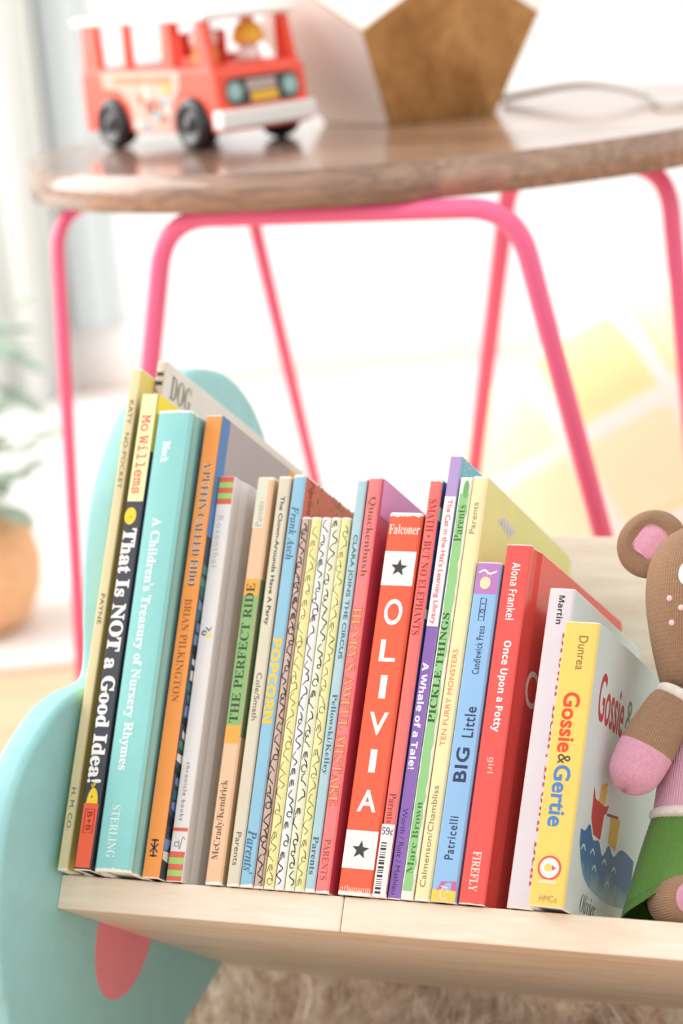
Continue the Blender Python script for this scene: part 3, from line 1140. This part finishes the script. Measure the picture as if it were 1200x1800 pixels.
BROWN, PINKY, GREEN, CREAM = yarn((176, 140, 112)), yarn((240, 178, 200)), yarn((104, 148, 72)), yarn((240, 232, 222))
MAUVE = yarn((226, 176, 194))
toy_loc = Vector((0, 0, EDGE_Z))
toy = empty('knitted_toy', toy_loc, (-TILT, 0, 0),
            'brown knitted mouse-eared toy with pink paws and a green skirt, at the right edge', 'soft toy')
hx, hc = 16.4, 4.6
head = knit('head', lathe_fn((hx, hc, 0), (0, 0, 1), [(12.2, .5), (12.35, 1.2), (12.9, 1.65), (14, 2.05), (15.5, 2.48), (17.2, 2.84),
            (18.8, 2.9), (20.1, 2.55), (20.9, 1.9), (21.35, 1.1), (21.5, .02)]), 62, 50, BROWN, toy, .1)


def surf(name, x, z, r, mat, parent, sx=1, sz=1, flat=.35):
    """a small bead or felt disc lying on the head"""
    rad = float(np.interp(z, [12.2, 14, 15.5, 17.2, 18.8, 20.1, 21], [1.0, 2.05, 2.48, 2.84, 2.9, 2.55, 1.9]))
    dx = x - hx
    y = hc - math.sqrt(max(rad ** 2 - dx ** 2, .01)) - .09
    nx, ny = dx / rad, -math.sqrt(max(1 - (dx / rad) ** 2, 0))
    V, F = [], []
    n, m = 24, 9
    for i in range(m):
        ph = math.pi * i / (m - 1)
        for q in range(n):
            th = 2 * math.pi * q / n
            a, b_, d = r * sx * math.sin(ph) * math.cos(th), r * sz * math.sin(ph) * math.sin(th), r * flat * math.cos(ph)
            V.append((x - ny * a + nx * d, y + nx * a + ny * d, z + b_))
    for i in range(m - 1):
        for q in range(n):
            q2 = (q + 1) % n
            F.append((i * n + q, i * n + q2, (i + 1) * n + q2, (i + 1) * n + q))
    return mesh(name, V, F, mat, parent, True)


FELT, TEAL = plain((246, 247, 243), .9, .1, 'white_felt', .03), plain((150, 212, 206), .7, .2, 'teal_felt', .03)
for ex in (16.28, 18.6):
    e_ = surf('eye', ex, 18.25, .62, FELT, toy, .72, 1.05, .14)
    surf('iris', ex + .2, 18.3, .36, TEAL, e_, .8, 1.0, .34)
KNOT = plain((244, 212, 214), .8, .2, 'pink_thread', .05)
for fx_, fz in ((15.42, 16.95), (16.1, 16.45), (15.6, 15.7), (17.6, 16.95), (18.0, 16.3)):
    surf('freckle', fx_, fz, .17, KNOT, toy, 1, 1, .8)
for sgn in (-1, 1):
    ecx = hx + sgn * 2.95
    en = Vector((.12 * sgn + .1, -1, .05)).normalized()
    ear = knit('ear', lathe_fn((ecx, 4.3, 20.6), -en, [(-.28, .02), (-.26, .5), (-.34, 1.0), (-.42, 1.3), (-.28, 1.7), (.05, 1.86),
                (.35, 1.7), (.5, 1.2), (.52, .02)]), 46, 20, BROWN, toy, .09)
    e1 = (-en).cross(Vector((0, 1, 0)))
    e1 = Vector((0, 0, 1)).cross(en).normalized()
    e2 = en.cross(e1)

    def inner(u, v, c=Vector((ecx - .12 * sgn, 4.3, 20.55)), e1=e1, e2=e2, en=en, sgn=sgn):
        a, b_ = (u - .5) * 1.75, (v - .5) * 1.75
        cr, sr = math.cos(.6 * sgn), math.sin(.6 * sgn)
        a, b_ = a * cr - b_ * sr, a * sr + b_ * cr
        a = a * (1 + .12 * b_)
        d = .42 - .1 * (a * a + b_ * b_)
        return tuple(c[i] + a * e1[i] + b_ * e2[i] + d * en[i] for i in range(3))
    knit('inner_ear', inner, 9, 11, PINKY, ear, .09, u1=.998, fu=10, fv=8)


def limb(name, p0, p1, r, paw_from, cols, rows, squash=(1, 1), paw_name='paw', pawmat=PINKY):
    p0, p1 = Vector(p0), Vector(p1)
    L = (p1 - p0).length
    f = lathe_fn(p0, p1 - p0, [(-.35 * r, .02), (-.3 * r, .45 * r), (0, .78 * r), (L * .3, .95 * r), (L * .6, r * 1.02), (L * .84, .93 * r),
                               (L * .95, .7 * r), (L * 1.02, .35 * r), (L * 1.04, .01)], squash)
    o = knit(name, f, cols, rows, BROWN, toy, .095, 0, paw_from)
    knit(paw_name, f, cols, rows, pawmat, o, .085, paw_from, 1)
    return o


limb('arm', (15.75, 2.9, 11.6), (13.95, 2.3, 6.95), 1.36, .56, 32, 27)
limb('arm', (19.2, 3.2, 11.6), (21.0, 2.6, 7.2), 1.36, .56, 32, 27)
tor = knit('sweater', lathe_fn((17.3, 5.4, 0), (0, 0, 1), [(5.9, 2.55), (7.5, 2.45), (9.5, 2.3), (11, 2.0), (12.0, 1.5), (12.7, 1.0)]), 50, 38, MAUVE, toy, .09)
knit('waistband', lathe_fn((17.3, 5.4, 0), (0, 0, 1), [(5.75, 2.5), (5.9, 2.72), (6.15, 2.72), (6.35, 2.5)]), 84, 6, CREAM, toy)


def ring(name, c, ax, r, t, mat):
    knit(name, lathe_fn(c, ax, [(-t, r - t * .4), (-t * .7, r + t * .3), (0, r + t * .6), (t * .7, r + t * .3), (t, r - t * .4)]), 40, 6, mat, toy, .03)


ring('sleeve_trim', (15.95, 3.0, 12.0), Vector((.35, .12, .93)), .9, .34, CREAM)
ring('sleeve_trim', (19.0, 3.2, 12.0), Vector((-.35, .12, .93)), .9, .34, CREAM)


def skirt_fn(u, v):
    th = 2 * np.pi * u
    front = np.clip(-np.sin(th - .45), 0, 1) ** 1.5          # lifted over the knees at the front
    zb = .32 + 2.0 * front
    z = 6.0 + (zb - 6.0) * v
    r = 2.6 + 1.25 * v ** .85 + .1 * v * np.sin(7 * th)
    return 17.3 + r * np.cos(th), 5.4 + r * np.sin(th) * (.95 + .15 * front * v), z


knit('skirt', skirt_fn, 62, 34, GREEN, toy, .085, 0, .88, fu=6)
knit('skirt_hem', skirt_fn, 60, 24, GREEN, toy, .1, .86, 1.0, fv=10, pat=garter)
limb('leg', (16.2, 3.7, 1.38), (18.3, .95, 1.38), 1.18, .84, 28, 22, paw_name='foot_sole')
limb('leg', (19.6, 4.3, 1.56), (21.2, .95, 1.56), 1.36, .8, 32, 22, paw_name='foot_sole')


# ------------------------------------------------------------------ round side table on pink tube legs
def at_z(px, py, z):
    """the point of the photograph's pixel that lies at height z"""
    d = RIGHT * ((px - 600) / 4303.4) + DOWN * ((py - 900) / 4303.4) + FWD
    return CAM + d * ((z - CAM.z) / d.z)


TC = Vector((-21.61, 72.86, 0))
TR, TZ, TT = 30.0, 55.02, 2.64
table = empty('side_table', TC, None, 'round wooden side table on bright pink bent tube legs', 'table')
k = N('acacia_blocks')
o_ = k.objco()
br = k.n('ShaderNodeTexBrick')
br.offset = .37
br.inputs['Scale'].default_value = 1.0
br.inputs['Brick Width'].default_value = .34
br.inputs['Row Height'].default_value = .085
br.inputs['Mortar Size'].default_value = .0002
br.inputs['Color1'].default_value = (*lin((206, 170, 144)), 1)
br.inputs['Color2'].default_value = (*lin((112, 84, 72)), 1)
br.inputs['Mortar'].default_value = (*lin((110, 82, 64)), 1)
rotm = k.mapping(o_, (1, 1, 1), (0, 0, .12))
k.l(rotm, br.inputs['Vector'])
g1 = k.noise(k.mapping(o_, (1.6, 12, 14)), 7, 5, .65, 1.6)
streak = k.ramp(g1, [(.36, lin((100, 72, 60))), (.5, lin((172, 134, 108))), (.64, lin((208, 172, 142)))])
k.l(k.mix(.4, br.outputs['Color'], streak), k.b.inputs['Base Color'])
k.b.inputs['Roughness'].default_value = .5
k.b.inputs['Specular IOR Level'].default_value = .4
k.b.inputs['Coat Weight'].default_value = 1.0
k.b.inputs['Coat Roughness'].default_value = .12
TOPWOOD = k.m
bm = bmesh.new()
bmesh.ops.create_cone(bm, cap_ends=True, segments=128, radius1=TR, radius2=TR, depth=TT,
                      matrix=Matrix.Translation((0, 0, TZ - TT / 2)))
bmesh.ops.bevel(bm, geom=[e for e in bm.edges if abs(e.verts[0].co.z - e.verts[1].co.z) < .01], offset=.08, segments=2, affect='EDGES')
top = from_bm('table_top', bm, TOPWOOD, table)
for p in top.data.polygons:
    p.use_smooth = abs(p.normal.z) < .5
PINKM = plain((255, 112, 158), .38, .5, 'pink_enamel', .01)


def arch(c0, f0, c1, f1, tr, name='leg_frame'):
    c0, f0, c1, f1 = [np.array(v) - np.array(TC) for v in (c0, f0, c1, f1)]
    q = 3.6

    def fil(cn, a, b_):
        A = cn + (a - cn) / np.linalg.norm(a - cn) * q
        B = cn + (b_ - cn) / np.linalg.norm(b_ - cn) * q
        return [(1 - t) ** 2 * A + 2 * t * (1 - t) * cn + t * t * B for t in np.linspace(0, 1, 12)]
    P = [f0] + fil(c0, f0, c1) + fil(c1, c0, f1) + [f1]
    o = tube(name, np.array(P), tr, PINKM, table, 16)
    for f in (f0, f1):
        lathe('foot_cap', [(.3, .0), (.85, .02), (.85, .5), (.74, .9)], PINKM, o, 16, tuple(f))
    return o


BZ = TZ - TT - .68
arch(at_z(289, 385, BZ), at_z(178, 1545, .02), at_z(905, 363, BZ), at_z(1222, 1550, .02), .7)
arch(at_z(98, 362, BZ), at_z(160, 1470, .02), at_z(430, 322, BZ), at_z(650, 1255, .02), .52)
arch(at_z(1172, 287, BZ), at_z(1281, 1470, .02), at_z(898, 296, BZ), at_z(788, 1190, .02), .68)

# ------------------------------------------------------------------ toy bus
RED = plain((248, 84, 58), .32, .5, 'red_plastic', .01)
WHITEP = plain((247, 246, 243), .3, .5, 'white_plastic', .01)
BLACK = plain((34, 36, 42), .22, .6, 'black_plastic', 0)
bus = empty('toy_bus', (-37.2, 67.4, TZ), (0, 0, math.atan2(-.469, .883)),
            'small red toy bus with white roof and black wheels on the round table', 'toy')
HW = 4.25


def arc_pts(cx, cz, r, n=12):
    return [(cx + r * math.cos(math.pi - math.pi * i / n), cz + r * math.sin(math.pi - math.pi * i / n)) for i in range(n + 1)]


prof = [(-9.5, 1.3)] + arc_pts(-5.4, 1.3, 2.3) + arc_pts(5.4, 1.3, 2.3) + [(8.9, 1.3), (9.0, 2.0), (8.7, 5.6), (8.2, 6.05), (-9.3, 6.05), (-9.5, 5.6)]
body = extrude_poly('body', [(x, z) for x, z in prof], -HW, HW, RED, bus, .18, 'y', 2)
shelf = box('window_ledge', (-9.35, -HW + .05, 5.75), (8.1, HW - .05, 6.2), RED, bus, .12)
for sy in (-1, 1):
    y0, y1 = sorted((sy * (HW - .15), sy * (HW - .75)))
    for pts in ([(-9.2, 6), (-6.9, 6), (-7.1, 9.7), (-9.0, 9.7)], [(-3.5, 6), (-2.7, 6), (-2.75, 9.7), (-3.4, 9.7)],
                [(1.7, 6), (3.3, 6), (3.1, 9.7), (1.9, 9.7)], [(6.3, 6), (8.2, 6), (7.4, 9.7), (6.4, 9.7)]):
        extrude_poly('window_post', pts, y0, y1, RED, bus, .08, 'y', 2)
rb = bmesh.new()
add_box(rb, (-9.8, -HW - .3, 9.6), (8.1, HW + .3, 10.25), .28, 4)
add_box(rb, (-8.6, -HW + .9, 10.1), (6.9, HW - .9, 10.5), .2, 4)
from_bm('roof', rb, WHITEP, bus)
seat = bmesh.new()
add_box(seat, (-.3, -1.6, 5.9), (.9, 3.0, 8.6), .2)
add_box(seat, (.8, -1.6, 5.9), (2.6, 3.0, 6.8), .2)
from_bm('bench_seat', seat, RED, bus)
box('bumper', (8.2, -HW - .3, 1.5), (9.6, HW + .3, 2.95), WHITEP, bus, .25, 3)
box('bumper', (-9.9, -HW + .3, 1.6), (-9.2, HW - .3, 2.8), WHITEP, bus, .2, 3)


def wheel(x, y, sy):
    prof_ = [(.25, -.95), (1.5, -.95), (1.9, -.75), (2.05, -.3), (2.05, .3), (1.92, .68), (1.55, .9), (1.2, .86), (1.05, .62), (.72, .6), (.6, .78), (.3, .86), (.02, .88)]
    M_ = Matrix.Rotation(math.pi / 2 * (1 if sy < 0 else -1), 3, 'X')
    o = lathe('wheel', prof_, BLACK, bus, 40, (x, y, 2.05), M_)
    lathe('hub_cap', [(.5, .8), (.48, .92), (.3, .99), (.02, 1.0)], plain((74, 72, 78), .25, .6, 'grey_plastic', 0), o, 20, (x, y, 2.05), M_)


for x in (-5.4, 5.4):
    for sy in (-1, 1):
        wheel(x, sy * 4.0, sy)
# printed paper side panel and grille
LITHO = plain((222, 186, 172), .4, .4, 'printed_paper', .1)
sp = [(-6.6, 6.0), (4.1, 6.0), (3.9, 4.6), (2.9, 3.4), (2.6, 1.45), (-2.6, 1.45), (-2.9, 3.4), (-4.2, 4.6), (-6.4, 4.7)]
for sy in (-1, 1):
    y0, y1 = sorted((sy * (HW + .0), sy * (HW + .03)))
    lit = extrude_poly('side_print', sp, y0, y1, LITHO, bus, 0, 'y')
    r = random.Random(11)
    pics = [((-5.2, 5.2), (2.6, 5.6), (196, 120, 70))]
    cols = [(206, 120, 60), (90, 160, 120), (216, 190, 80), (140, 190, 210), (190, 100, 84), (120, 84, 66), (232, 226, 214)]
    pv = sy * (HW + .06)
    extrude_poly('print_band', [(-5.0, 5.05), (2.9, 5.05), (2.9, 5.55), (-5.0, 5.55)], *sorted((sy * (HW + .02), pv)), plain((206, 140, 92), .5), lit, 0, 'y')
    for i in range(18):
        cx, cz_ = r.uniform(-2.3, 2.3), r.uniform(1.8, 4.7)
        extrude_poly('print_picture', circle(cx, cz_, r.uniform(.3, .62), 10, r.uniform(.25, .5)), *sorted((sy * (HW + .02), pv + sy * .002 * i)),
                     plain(r.choice(cols), .5), lit, 0, 'y')


def front_x(z):
    return 9.0 + (8.7 - 9.0) * (z - 2.0) / 3.6


def grille(name, y0, y1, z0, z1, mat, lift, par, rnd_=.3):
    bm = bmesh.new()
    n = 6
    pts = []
    for cy, cz_, a0 in ((y1 - rnd_, z1 - rnd_, 0), (y0 + rnd_, z1 - rnd_, 90), (y0 + rnd_, z0 + rnd_, 180), (y1 - rnd_, z0 + rnd_, 270)):
        for i in range(n + 1):
            t = math.radians(a0 + 90 * i / n)
            pts.append((cy + rnd_ * math.cos(t), cz_ + rnd_ * math.sin(t)))
    a = [bm.verts.new((front_x(z) + lift, y, z)) for y, z in pts]
    b_ = [bm.verts.new((front_x(z) - .03, y, z)) for y, z in pts]
    bm.faces.new(a)
    for i in range(len(pts)):
        j = (i + 1) % len(pts)
        bm.faces.new((a[i], b_[i], b_[j], a[j]))
    return from_bm(name, bm, mat, par)


gp = grille('grille_print', -3.5, 3.5, 3.15, 5.25, plain((52, 60, 62), .4, .5, 'dark_print', 0), .03, bus, .8)
for sy in (-1, 1):
    grille('headlamp', sy * 2.65 - .72, sy * 2.65 + .72, 3.5, 4.95, plain((150, 186, 176), .4, .5, 'lamp_print', .04), .05, gp, .71)
    grille('headlamp_glint', sy * 2.6 - .4, sy * 2.6 + .4, 3.8, 4.75, plain((166, 206, 212), .4, .5, 'lamp_print', .04), .07, gp, .39)
grille('name_print', -1.5, 1.3, 4.2, 5.0, plain((196, 176, 170), .4, .4, 'pale_print', .05), .05, gp, .1)
grille('plate_print', -1.2, 1.4, 3.3, 4.1, plain((240, 186, 66), .4, .4, 'yellow_print', 0), .05, gp, .1)


def peg(label, lx, ly, bodyc, hair, hat):
    c_, s_ = math.cos(bus.rotation_euler.z), math.sin(bus.rotation_euler.z)
    o = empty('peg_figure', (-37.2 + lx * c_ - ly * s_, 67.4 + lx * s_ + ly * c_, TZ + 6.22), None, label, 'toy figure', None)
    lathe('body', [(.9, 0), (1.0, .1), (.95, .7), (.7, 1.0), (.5, 1.1)], plain(bodyc, .4), o, 24)
    hd = lathe('head', [(.4, .95), (.85, 1.2), (1.08, 1.7), (1.02, 2.2), (.7, 2.6), (.02, 2.75)], plain((244, 206, 190), .4), o, 24)
    if hat == 'hair':
        lathe('hair', [(1.2, 1.35), (1.28, 1.5), (1.2, 2.1), (.95, 2.7), (.4, 3.0), (.02, 3.02)], plain(hair, .5), o, 20, (0, .12, 0))
    else:
        lathe('cap', [(1.12, 1.85), (1.14, 2.1), (.9, 2.6), (.4, 2.85), (.02, 2.9)], plain(hair, .5), o, 20, (.0, .05, 0))
        lathe('cap_button', [(.28, 2.82), (.26, 3.05), (.02, 3.14)], plain((236, 70, 56), .4), o, 12)
        lathe('collar', [(.98, .75), (1.08, .9), (.9, 1.05)], plain((248, 206, 90), .4), o, 20)
    return o


peg('peg person in white cap at the side window of the toy bus', 4.6, -2.0, (244, 190, 110), (244, 232, 232), 'cap')
peg('peg person with yellow hair behind the windscreen of the toy bus', 5.4, 1.6, (244, 240, 236), (250, 200, 70), 'hair')

# ------------------------------------------------------------------ faceted wooden lamp base
LAMPWOOD = wood('golden_wood', (142, 98, 52), (186, 138, 84), (212, 166, 110), (7, 7, 1.3), .42, fine=.5)
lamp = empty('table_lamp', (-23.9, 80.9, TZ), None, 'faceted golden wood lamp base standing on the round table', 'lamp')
ea_, a0 = 9.0, math.radians(-86.0)
pts = []
for rad, z, sh in ((.8507, 0, 0), (1.3764, .8507, 0), (1.3764, 1.3764, 36), (.8507, 2.227, 36)):
    for i in range(5):
        t = a0 + math.radians(72 * i + sh)
        pts.append((ea_ * rad * math.cos(t), ea_ * rad * math.sin(t), ea_ * z))
bm = bmesh.new()
for p in pts:
    bm.verts.new(p)
bmesh.ops.convex_hull(bm, input=bm.verts)
bmesh.ops.dissolve_limit(bm, angle_limit=.02, verts=bm.verts, edges=bm.edges)
bmesh.ops.bevel(bm, geom=bm.edges[:], offset=.08, segments=2, affect='EDGES')
bmesh.ops.recalc_face_normals(bm, faces=bm.faces)
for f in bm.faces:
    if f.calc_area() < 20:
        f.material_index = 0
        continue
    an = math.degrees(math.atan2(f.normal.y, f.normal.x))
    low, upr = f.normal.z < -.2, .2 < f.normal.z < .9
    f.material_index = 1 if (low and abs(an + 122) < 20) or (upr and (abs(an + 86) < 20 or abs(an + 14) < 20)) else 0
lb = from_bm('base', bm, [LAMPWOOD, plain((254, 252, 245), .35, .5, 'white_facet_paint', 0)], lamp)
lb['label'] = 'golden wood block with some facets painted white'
lathe('neck', [(1.1, 19.7), (1.1, 20.2), (.5, 20.3), (.5, 24), (.02, 24)], plain((200, 160, 90), .3, .6, 'brass', 0), lamp, 24)
pc = [at_z(884, 174, TZ + .35), at_z(930, 164, TZ + .8), at_z(985, 153, TZ + 1.3), at_z(1040, 149, TZ + 1.5), at_z(1095, 156, TZ + 1.1),
      at_z(1140, 170, TZ + .45), at_z(1195, 181, TZ + .35), Vector((9.6, 82.5, TZ - .5)), Vector((10.6, 83, TZ - 12)), Vector((11, 83, 18)), Vector((11.5, 84, .4))]
cord = tube('power_cord', catmull([tuple(p) for p in pc], 8), .28, plain((232, 230, 226), .5, .4, 'white_cord', 0), None, 10)
setp(cord, 'white cord looping over the back of the round table, behind the lamp', 'cord')

# ------------------------------------------------------------------ things further back
k = N('yellow_plaid_cotton')
o_ = k.objco()
mpn = k.mapping(o_, (1, 1, 1), (0, 0, 0), (.03, .02, .02))
sx_ = k.n('ShaderNodeSeparateXYZ')
k.l(mpn, sx_.inputs[0])


def stripes(sock, period, width, off=0.0):
    f = k.math('FRACT', k.math('ADD', k.math('DIVIDE', sock, period), off))
    return k.math('LESS_THAN', f, width)


wl = k.math('MAXIMUM', stripes(sx_.outputs[0], .11, .15), stripes(sx_.outputs[2], .11, .15))
dk = k.math('MULTIPLY', stripes(sx_.outputs[0], .22, .5, .4), stripes(sx_.outputs[2], .22, .5, .4))
base = k.mix(dk, lin((253, 245, 210)), lin((250, 235, 176)))
k.l(k.mix(wl, base, lin((252, 250, 246))), k.b.inputs['Base Color'])
k.b.inputs['Roughness'].default_value = .9
PLAID = k.m
n1, n2 = 96, 64
V, F = [], []
for i in range(n2 + 1):
    ph = -math.pi / 2 + math.pi * i / n2
    for j in range(n1):
        th = 2 * math.pi * j / n1
        ex = 2 / 3.2
        cx = math.copysign(abs(math.cos(th)) ** ex, math.cos(th))
        cy = math.copysign(abs(math.sin(th)) ** ex, math.sin(th))
        V.append((25 * cx * math.cos(ph) ** .55, 11 * math.sin(ph), 21 * cy * math.cos(ph) ** .55))
for i in range(n2):
    for j in range(n1):
        j2 = (j + 1) % n1
        F.append((i * n1 + j, i * n1 + j2, (i + 1) * n1 + j2, (i + 1) * n1 + j))
cush = mesh('floor_cushion', V, F, PLAID, None, True)
cush.location = Vector((-11.5, 125, 13.2)) * U
cush.rotation_euler = (Matrix.Rotation(yaw_room, 3, 'Z') @ Matrix.Rotation(-.35, 3, 'X') @ Matrix.Rotation(-.40, 3, 'Y')).to_euler()
setp(cush, 'big pale yellow plaid cushion leaning on the floor behind the table legs', 'cushion')

rug = in_room('area_rug', lambda n, m: box(n, (-150, 239, 0.02), (190, 388, .9), m, bev=.3), plain((246, 240, 238), .95, .1, 'white_rug', .03))
setp(rug, 'white low pile rug on the floorboards behind the table', 'rug')

# curtain by the back wall, pale grey green
Vc, Fc = [], []
nx_, nz_ = 120, 3
for j in range(nz_):
    z = 1.2 + 246 * j / (nz_ - 1)
    for i in range(nx_ + 1):
        x = -112 + 71 * i / nx_
        Vc.append((x, 384 + 2.6 * math.sin(i * .55) + 1.1 * math.sin(i * .21 + 1), z))
for j in range(nz_ - 1):
    for i in range(nx_):
        q = j * (nx_ + 1) + i
        Fc.append((q, q + 1, q + nx_ + 2, q + nx_ + 1))
cur = mesh('curtain', Vc, Fc, plain((240, 244, 241), .9, .1, 'pale_curtain_cloth', .02), None, True)
cur.location = CAM0 * U
cur.rotation_euler = (0, 0, yaw_room)
so = cur.modifiers.new('thickness', 'SOLIDIFY')
so.thickness = .003
setp(cur, 'pale grey green curtain hanging at the left behind the bus', 'curtain')
structure(in_room('trim_2', lambda n, m: box(n, (-34, WALL_D - 1.2, 11.2), (-14, WALL_D, 250), m, bev=.3), plain((232, 238, 240), .6, .3, 'pale_blue_panel', 0)))
structure(in_room('trim_1', lambda n, m: box(n, (-40.5, WALL_D - 4, 11.2), (-34, WALL_D, 250), m, bev=.4), plain((212, 221, 223), .5, .4, 'grey_blue_trim', 0)))

# potted plant at the far left
pl = at_z(-62, 1108, .92)
pot = empty('potted_plant', pl, None, 'leafy green plant in a rounded orange-brown pot at the left edge', 'plant')
lathe('pot', [(5.2, 0), (7.4, 1.2), (8.9, 4.5), (9.2, 7.5), (8.4, 10.6), (7.5, 12.0), (7.0, 12.0), (7.2, 10.8), (.02, 10.6)],
      wood('woven_tan', (222, 168, 122), (236, 188, 142), (244, 204, 162), (6, 6, 20), .7), pot, 40)
LEAFM = plain((168, 190, 172), .5, .4, 'leaf_green', .12)
r = random.Random(4)
V, F = [], []
for i in range(90):
    th, rad, zz = r.uniform(0, 6.28), r.uniform(1, 9), r.uniform(13, 34)
    c = np.array((rad * math.cos(th), rad * math.sin(th), zz))
    d = np.array((math.cos(th), math.sin(th), r.uniform(-.3, .9)))
    d /= np.linalg.norm(d)
    sd = np.cross(d, (0, 0, 1.0))
    sd /= np.linalg.norm(sd)
    L, W_ = r.uniform(4, 7), r.uniform(1.3, 2.3)
    b0 = len(V)
    for q in range(7):
        t = q / 6
        wv = W_ * math.sin(math.pi * min(1, t * .96 + .04)) ** .8
        p = c + d * L * t - np.array((0, 0, 1.6 * t * t))
        V += [p - sd * wv, p + np.array((0, 0, -.25 * wv)), p + sd * wv]
    for q in range(6):
        for s_ in (0, 1):
            a = b0 + 3 * q + s_
            F.append((a, a + 1, a + 4, a + 3))
mesh('foliage', V, F, LEAFM, pot, True)
stems = bmesh.new()
for i in range(7):
    th = i * .9
    Vt, Ft = tube_data(catmull([(0.6 * math.cos(th), .6 * math.sin(th), 10.4), (2.2 * math.cos(th), 2.2 * math.sin(th), 19),
                                (5.5 * math.cos(th), 5.5 * math.sin(th), 30)], 5), .25, 6)
    vs = [stems.verts.new(v) for v in Vt]
    for f in Ft:
        stems.faces.new([vs[q] for q in f])
from_bm('stems', stems, plain((120, 132, 92), .6), pot)

# ------------------------------------------------------------------ long haired rug under the trough
k = N('sheepskin_hair')
o_ = k.objco()
k.l(k.ramp(k.noise(o_, 110, 3), [(.36, lin((204, 178, 154))), (.62, lin((250, 240, 226)))]), k.b.inputs['Base Color'])
k.b.inputs['Roughness'].default_value = .7
k.b.inputs['Specular IOR Level'].default_value = .3
FUR = k.m
skin = catmull([(-36, -8), (-39, 12), (-34, 30), (-25, 40), (0, 43), (30, 43), (56, 40), (60, 15), (55, -8), (20, -12), (-15, -12)], 6, True)
fr = extrude_poly('sheepskin_rug', [tuple(p) for p in skin], .03, .5, plain((214, 192, 168), .95, .1, 'sheepskin_leather', .05), None, 0, 'z')
setp(fr, 'long haired beige sheepskin rug on the floor under the pine trough', 'rug')
rg = np.random.default_rng(12)
NS, SG = 15000, 8
X = rg.uniform(-36, 46, NS)
Y = rg.uniform(-6, 41, NS)
keep = ~((X > PX - 3.6) & (X < PX + 1.6) & (Y > -8.5) & (Y < 11))
keep &= ~((X > PX - 2.2) & (X < PX + .3) & (Y > 32) & (Y < 36))
X, Y = X[keep], Y[keep]
NS = len(X)
# neighbouring hairs share a lock's lean
lk = rg.uniform(-36, 46, (420, 2))
lk[:, 1] = rg.uniform(-6, 41, 420)
la = rg.uniform(0, 2 * np.pi, 420)
ix = ((X[:, None] - lk[None, :, 0]) ** 2 + (Y[:, None] - lk[None, :, 1]) ** 2).argmin(1)
ang = la[ix] + rg.normal(0, .22, NS)
Ln = rg.uniform(4.2, 7.4, NS)
lean = rg.uniform(.45, 1.0, NS)
lean = np.where((X > PX - 7) & (X < PX + 4), lean * .35, lean)
curl = rg.uniform(.2, .5, NS)
ph = rg.uniform(0, 6.28, 420)[ix] + rg.normal(0, .5, NS)
t = np.linspace(0, 1, SG)[None]
toward = np.stack([lk[ix, 0] - X, lk[ix, 1] - Y], 1) * .8
px_ = X[:, None] + np.cos(ang)[:, None] * lean[:, None] * Ln[:, None] * t ** 1.5 * .8 + toward[:, :1] * t + curl[:, None] * np.sin(t * 7 + ph[:, None]) * t
py_ = Y[:, None] + np.sin(ang)[:, None] * lean[:, None] * Ln[:, None] * t ** 1.5 * .8 + toward[:, 1:] * t + curl[:, None] * np.cos(t * 7 + ph[:, None]) * t
pz_ = .4 + Ln[:, None] * (t - lean[:, None] * .38 * t ** 2) * .92
wd = (.068 * (1 - t * .8)) * np.ones((NS, 1))
# keep hairs out of the trough boards above
under = EDGE_Z - ST / CT * (py_ + 1.0) - 3.2
inside = (px_ > PX - 2) & (py_ > -1.5) & (py_ < 20)
pz_ = np.where(inside, np.minimum(pz_, np.maximum(under, .8)), pz_)
P = np.stack([px_, py_, pz_], -1)
ring_ = []
for a in (0, 2.094, 4.189):
    ring_.append(P + np.stack([wd * math.cos(a), wd * math.sin(a), wd * 0], -1))
VV = np.stack(ring_, 2).reshape(-1, 3)
base_i = (np.arange(NS)[:, None, None] * SG + np.arange(SG - 1)[None, :, None]) * 3
kk = np.arange(3)[None, None]
k2_ = (kk + 1) % 3
q = np.stack([base_i + kk, base_i + k2_, base_i + 3 + k2_, base_i + 3 + kk], -1).reshape(-1, 4)
me = bpy.data.meshes.new('long_hair')
me.vertices.add(len(VV))
me.vertices.foreach_set('co', (VV.reshape(-1) * U).astype(np.float32))
me.loops.add(q.size)
me.loops.foreach_set('vertex_index', q.reshape(-1).astype(np.int32))
me.polygons.add(len(q))
me.polygons.foreach_set('loop_start', np.arange(0, q.size, 4, dtype=np.int32))
me.polygons.foreach_set('use_smooth', np.ones(len(q), dtype=bool))
me.materials.append(FUR)
me.update(calc_edges=True)
hair = bpy.data.objects.new('long_hair', me)
COL.objects.link(hair)
hair.parent = fr
hair['kind'] = 'stuff'
